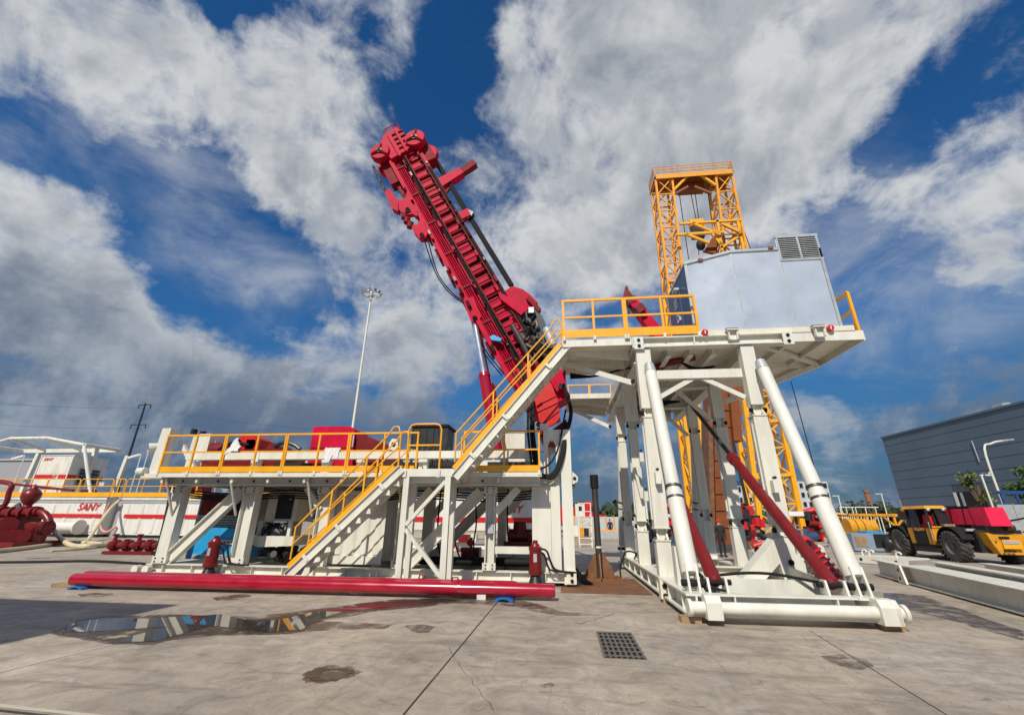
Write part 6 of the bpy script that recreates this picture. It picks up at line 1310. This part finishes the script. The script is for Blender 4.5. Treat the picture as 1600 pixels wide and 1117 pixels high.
# doghouse
d0, d1 = V(45, 765, LV+.6).x, V(98, 765, LV+.6).x; zd = V(70, 712, LV+.6).z
dg = thing('doghouse', ((d0+d1)/2, LV+1.6, zt), 'white control cabin with red stripe and barred window on the left mud tank', 'cabin')
BX('cabin_body', tankw, dg, d0, d1, LV+.6, LV+3.6, zt+.01, zd); BX('red_stripe', red, dg, d0, d0+(d1-d0)*.56, LV+.57, LV+.599, zt+1.55, zt+1.85); BX('red_stripe', red, dg, d0+(d1-d0)*.72, d1, LV+.57, LV+.599, zt+1.55, zt+1.85)
for k in range(3): x = d0+(d1-d0)*(.585+.035*k); MB().prism([(x-.05, LV+.575, zt+1.55), (x, LV+.575, zt+1.55), (x+.1, LV+.575, zt+1.85), (x+.05, LV+.575, zt+1.85)], (0, .024, 0)).build('stripe_slash', red, dg)
text('brand_lettering', 'SANY', red, dg, (d0+.35, LV+.58, zd-.42), (1, 0, 0), (0, 0, 1), .36, .25, .005, .006)
s = MB(); 
for x in (d0+.02, d1-.1): s.box(x, x+.08, LV+.55, LV+.599, zt+.02, zd)
s.build('corner_post', white, dg); BX('door_panel', white, dg, d0+.5, d1-.35, LV+.58, LV+.599, zt+1.95, zd-.55)
BX('red_stripe', red, dg, d1+.001, d1+.03, LV+.6, LV+3.6, zt+1.55, zt+1.85)
w = BX('window', lightgrey, dg, d1+.001, d1+.06, LV+1.3, LV+3.2, zt+1.0, zt+2.5); BX('pane', glass, w, d1+.061, d1+.07, LV+1.38, LV+2.2, zt+1.08, zt+2.42); BX('pane', glass, w, d1+.061, d1+.07, LV+2.3, LV+3.12, zt+1.08, zt+2.42)
for k in range(4): BX('window_bar', lightgrey, w, d1+.08, d1+.09, LV+1.35, LV+3.15, zt+1.2+.33*k, zt+1.23+.33*k)
BX('roof', white, dg, d0-.05, d1+.05, LV+.55, LV+3.65, zd+.001, zd+.06)
# gantry over the doghouse
ga = thing('pipe_gantry', (V(120, 765, LV+2).x, LV+2, zt), 'white pipe gantry frame standing around the doghouse on the mud tank', 'gantry')
gv = LV+4.2
for p, q in (((35, 765), (40, 706)), ((178, 768), (200, 712))): MB().bar((V(*p, gv).x, gv, zt), (V(*p, gv).x+.3, gv, V(*q, gv).z), .32).build('gantry_post', white, ga)
zg = V(40, 706, gv).z; x0, x1 = V(38, 706, gv).x, V(184, 710, gv).x
BX('gantry_beam', white, ga, x0, x1, gv-.2, gv+.25, zg-.1, zg+.25); MB().tube((x0, LV+1, zg+.1), (x0, gv, zg+.1), .16, n=10).build('gantry_pipe', white, ga); MB().tube((x1, LV+1, zg+.1), (x1, gv, zg+.1), .16, n=10).build('gantry_pipe', white, ga); MB().tube((x0+2.5, LV+1.0, zg+.75), (x1-4.0, LV+1.0, zg+.75), .14, n=10).build('gantry_pipe', white, ga)
for x in (x0+2.5, x1-4.0): MB().bar((x, LV+1.0, zg+.7), (x, gv, zg+.1), .22).build('gantry_strut', white, ga)
MB().bar((x1-.1, LV+2.2, zt), (x1-.1, LV+2.2, zg), .3).build('gantry_post', white, ga); MB().tube((x0, LV+1, zt), (x0, LV+1, zg+.1), .15, n=10).build('gantry_post', white, ga); MB().tube((x1, LV+1.0, zg), (x1+2.3, LV+1.0, zt+.2), .13, n=10).build('gantry_strut', white, ga)
MB().tube((x0, LV+1, zg+.1), (x0+2.5, LV+1, zg+.75), .13, n=10).build('gantry_pipe', white, ga); MB().tube((x1, LV+1, zg+.1), (x1-4, LV+1, zg+.75), .13, n=10).build('gantry_pipe', white, ga)
for i, (p0, p1, lb) in enumerate((((20, 760), (30, 712), 'wrapped white lamp on a thin pole at the left end of the tank walkway'), ((203, 768), (212, 710), 'wrapped white lamp on a thin pole right of the gantry'), ((214, 765), (236, 704), 'thin wrapped white pole leaning beside the end of the platform'))):
    a, b = V(*p0, LV+.4), V(*p1, LV+.4); t = thing('wrapped_lamp', (a.x, LV+.4, zt), lb, 'lamp', 'plastic wrapped lamps on the mud tanks'); MB().path([(a.x, LV+.4, zt), (a.x, LV+.4, b.z-.3), (a.x-.15, LV+.4, b.z)], .04, 6, 3).build('lamp_pole', white, t); (MB().bar((a.x-.1, LV+.4, b.z), (a.x-.9, LV+.2, b.z-.3), .2, .15).build('lamp_head', cloth, t) if i < 2 else None)
clutter('tank_equipment', 'dark red machinery on the tank top right of the gantry', 'machinery', (100, 160), LV+1.5, (darkred, paleb), 1, .3, 41); o = SC.objects['tank_equipment']; o.location.z = zt
clutter('tank_equipment', 'red motors on the tank top behind the left end of the platform', 'machinery', (250, 300), LV+1.2, (red, darkred, blackp), 6, .5, 43); SC.objects['tank_equipment.001'].location.z = zt
clutter('tank_equipment', 'red and blue gear on the tank top seen over the power unit', 'machinery', (305, 430), LV+1.2, (red, lightgrey, bluegrey), 9, .45, 44); SC.objects['tank_equipment.002'].location.z = zt
# tank front pipe and hoses
a, b = V(75, 820, LV-.6), V(123, 820, LV-.6); t = thing('suction_pipe', (a.x, LV-.6, .8), 'horizontal white suction pipe with flange in front of the left mud tank', 'pipe'); zz = V(100, 823, LV-.6).z; T('pipe_tube', tankw, t, (a.x, LV-.6, zz), (b.x, LV-.6, zz), .36, n=20); T('pipe_flange', tankw, t, (b.x, LV-.6, zz), (b.x+.15, LV-.6, zz), .55, n=22); T('pipe_stub', tankw, t, (b.x-.5, LV-.6, zz), (b.x-.5, LV, zz), .25, n=14)
MB().path([V(186, 782, LV-.3), V(172, 795, LV-1), V(150, 825, LV-3.5), G(135, 848, .1)], .11, 8, 8).build('hose', hosecol, None, 'pale hose sagging from the second mud tank down to the ground', 'hose', 'pale hoses')
MB().path([V(172, 785, LV-.2), V(160, 810, LV-.3), V(158, 825, LV-.4), V(167, 831, LV-.4), V(182, 822, LV-.1)], .09, 8, 6).build('hose', mat('pink_hose', (.55, .25, .2), .5), None, 'pinkish hose hanging in a loop in the recess between the tanks', 'hose')
h0 = G(160, 850, .1); hp = [tuple(V(75, 806, 24)), tuple(V(80, 822, 24)), tuple(V(92, 838, 24)), tuple(G(110, 851, .12)), tuple(G(135, 853, .12)), tuple(G(165, 851, .12))]
MB().path(hp, .12, 10, 8).build('hose', hosecol, None, 'thick pale hose curving from the red pump manifold to the ground', 'hose', 'pale hoses')
MB().path([tuple(G(-20, 862, .1)), tuple(G(30, 857, .1)), tuple(G(75, 851, .1)), tuple(G(110, 847, .1)), tuple(G(160, 849, .1))], .10, 8, 8).build('hose', hosecol, None, 'pale hose lying along the ground in front of the red manifold', 'hose', 'pale hoses')
MB().path([tuple(G(80, 860, .06)), tuple(G(118, 858, .06)), tuple(G(150, 855, .06))], .05, 8, 6).build('hose', hosecol, None, 'thin pale hose lying in front of the thick ones', 'hose', 'pale hoses')
MB().path([tuple(G(-20, 879, .03)), tuple(G(60, 878, .03)), tuple(G(150, 877, .03)), tuple(G(240, 882, .03))], .055, 8, 6).build('cable', black, None, 'black cable lying across the concrete at the left', 'cable')
MB().path([V(266, 770, 20), V(258, 810, 19), V(248, 850, 18), G(240, 880, .05)], .06, 8, 6).build('cable', black, None, 'black cable hanging behind the left end of the platform down to the ground', 'cable')
t = thing('valve_manifold', tuple(G(205, 860)), 'low red valve manifold with hand wheels on the ground before the second mud tank', 'manifold')
a, b = G(170, 856, .25), G(246, 857, .25); a.z = b.z = .38
T('manifold_pipe', darkred, t, a, b, .17, n=14)
dm = (b-a)
for f in (.12, .38, .62, .85):
    c = a+dm*f; hv = .42 if f in (.12, .62) else .2; MB().lathe((c.x, c.y-.1, .38), (0, 0, 1), [(0, .2), (.15, .2), (.2, .09), (hv, .07), (hv+.02, .12), (hv+.07, .12)], 12).build('valve', darkred, t); MB().tube((c.x-.22, c.y-.1, .38+hv), (c.x+.22, c.y-.1, .38+hv), .03, n=6).build('valve_handle', steel, t); T('valve_flange', darkred, t, c-dm.normalized()*.12, c+dm.normalized()*.12, .24, n=14)
s = MB(); s.bar(a+Vector((0, 0, -.3)), b+Vector((0, 0, -.3)), .6, .12); s.build('manifold_skid', darkred, t)
# red pump manifold at left edge
pv = 22.5
pm = thing('mud_pump', tuple(V(35, 858, pv)), 'dark red mud pump manifold with a round damper bottle at the left edge', 'mud pump')
def Q(x, y, dv_=0): return V(x, y, pv+dv_)
c = Q(49, 774); MB().lathe((c.x, pv, c.z-.72), (0, 0, 1), [(0, .22), (.12, .24), (.2, .18), (.42, .34), (.62, .43), (.85, .42), (1.0, .32), (1.1, .18), (1.18, .15), (1.28, .1), (1.33, .04)], 24).build('damper_bottle', darkred, pm)
T('manifold_pipe', darkred, pm, Q(-8, 802), Q(62, 799), .25, n=18); MB().path([Q(58, 799), Q(68, 802), Q(75, 810), Q(77, 816)], .19, 12, 5).build('elbow', darkred, pm)
for x in (5, 22, 38, 54): T('flange', darkred, pm, Q(x, 801)-Vector((.08, 0, 0)), Q(x, 801)+Vector((.08, 0, 0)), .36, n=18)
MB().lathe(Q(52, 840)-Vector((0, 0, .6)), (.12, 0, 1), [(0, .3), (.1, .42), (.9, .5), (1.2, .62), (1.3, .62), (1.35, .5)], 20).build('suction_pot', darkred, pm); T('discharge_head', darkred, pm, Q(60, 826), Q(76, 824), .38, n=18); T('head_ring', steel, pm, Q(70, 825), Q(72, 825), .42, n=18)
BX('pump_case', darkred, pm, Q(-20, 820).x, Q(18, 820).x, pv-.4, pv+1.4, .3, 1.5); T('pump_cover', darkred, pm, Q(12, 820, -.7), Q(12, 820, -.2), .42, n=22); T('pump_barrel', darkred, pm, Q(-10, 838, -.4), Q(35, 838, -.4), .34, n=16)
for x in (8, 22, 36): T('liner_head', darkred, pm, Q(x, 838, -.9), Q(x, 838, -.4), .3, n=14)
BX('pump_skid', darkred, pm, Q(-30, 850).x, Q(60, 850).x, pv-1.2, pv+1.4, .05, .3); MB().path([Q(-10, 794), Q(8, 788), Q(14, 770), Q(18, 757), Q(0, 752)], .13, 8, 5).build('bleed_pipe', darkred, pm); MB().tube(Q(0, 754), Q(115, 766), .07, n=8).build('bleed_pipe', darkred, pm)
T('valve_body', steel, pm, Q(28, 788), Q(30, 795), .14, n=10)
# far left grey building, mast light, pylon, wires
v = 130; a, b = V(-60, 720, v), V(70, 720, v); t = thing('storage_hall', (a.x, v, 0), 'low grey hall roof far behind the left mud tank', 'building'); BX('wall', greybuild, t, a.x, b.x, v, v+20, 0, a.z); BX('roof', lightgrey, t, a.x-.5, b.x+.5, v-.5, v+20.5, a.z+.001, a.z+.6)
v = 90; b0, tp = V(549, 800, v), V(580, 464, v); x_ = (V(551, 668, v).x+tp.x)/2
hm = thing('high_mast_light', (x_, v, 0), 'very tall white floodlight mast with a ring of lamps', 'light mast')
T('mast_pole', white, hm, (x_, v, 0), (x_, v, tp.z), .36, .2, n=14)
zc = V(580, 460, v).z; s = MB(); R_ = 2.2
for k in range(24): a0, a1 = 2*pi*k/24, 2*pi*(k+1)/24; s.bar((x_+R_*cos(a0), v+R_*sin(a0), zc), (x_+R_*cos(a1), v+R_*sin(a1), zc), .16)
for k in range(12): a0 = 2*pi*k/12; s.bar((x_, v, zc), (x_+R_*cos(a0), v+R_*sin(a0), zc), .1)
s.build('lamp_ring', lightgrey, hm)
for k in range(12): a0 = 2*pi*(k+.5)/12; c = Vector((x_+R_*1.08*cos(a0), v+R_*1.08*sin(a0), zc+.3)); MB().lathe(c, (cos(a0), sin(a0), -.5), [(-.3, .2), (0, .38), (.12, .38)], 10).build('lamp', greybuild, hm)
T('mast_hub', lightgrey, hm, (x_, v, zc-.6), (x_, v, zc+.5), .5, n=14); T('lightning_rod', lightgrey, hm, (x_, v, zc+.5), (x_, v, zc+3.2), .05, n=6)
v = 150; x_ = (V(224, 630, v).x+V(198, 735, v).x)/2; zp = V(224, 630, v).z; pl = thing('power_pylon', (x_, v, 0), 'dark power line pole with cross arms far behind the mud tanks', 'pylon')
T('pole', blackp, pl, (x_, v, 0), (x_, v, zp), .55, .3, n=10)
for f, w in ((.985, 2.6), (.80, 3.2)): BX('cross_arm', blackp, pl, x_-w, x_+w, v-.15, v+.15, zp*f-.15, zp*f+.15); 
for f, w in ((.985, 2.6), (.80, 3.2)):
    for sg in (-1, 1): T('insulator', blackp, pl, (x_+sg*w, v, zp*f-1.4), (x_+sg*w, v, zp*f-.15), .18, n=8)
for k, (f, w) in enumerate(((.985, -2.6), (.985, 2.6), (.80, -3.2), (.80, 3.2))):
    p0 = Vector((x_+w, v, zp*f-1.4)); p1 = Vector((x_-110, v-20+w, zp*f+6)); p2 = Vector((x_+120, v+40, zp*f-6)); s = MB()
    for q in (p1, p2): s.path([p0.lerp(q, j/8)-Vector((0, 0, 12*(j/8)*(1-j/8))) for j in range(9)], .02, 4)
    s.build('power_line', blackp, pl)
for lb, p_, top in (('white two headed street lamp far behind the left columns', 1008, 772), ('pale lamp post with a flat arm seen left of the orange frame', 1068, 737)):
    v = 60; a = V(p_, top, v); t = thing('lamp_post', (a.x, v, 0), lb, 'lamp post', 'white lamp posts'); T('lamp_pole', white, t, (a.x, v, 0), (a.x, v, a.z), .14, n=8); BX('lamp_head', lightgrey, t, a.x-.1, a.x+2.2, v-.1, v+.1, a.z, a.z+.18)

for o in list(bpy.data.objects):
    if '_org' in o: del o['_org']
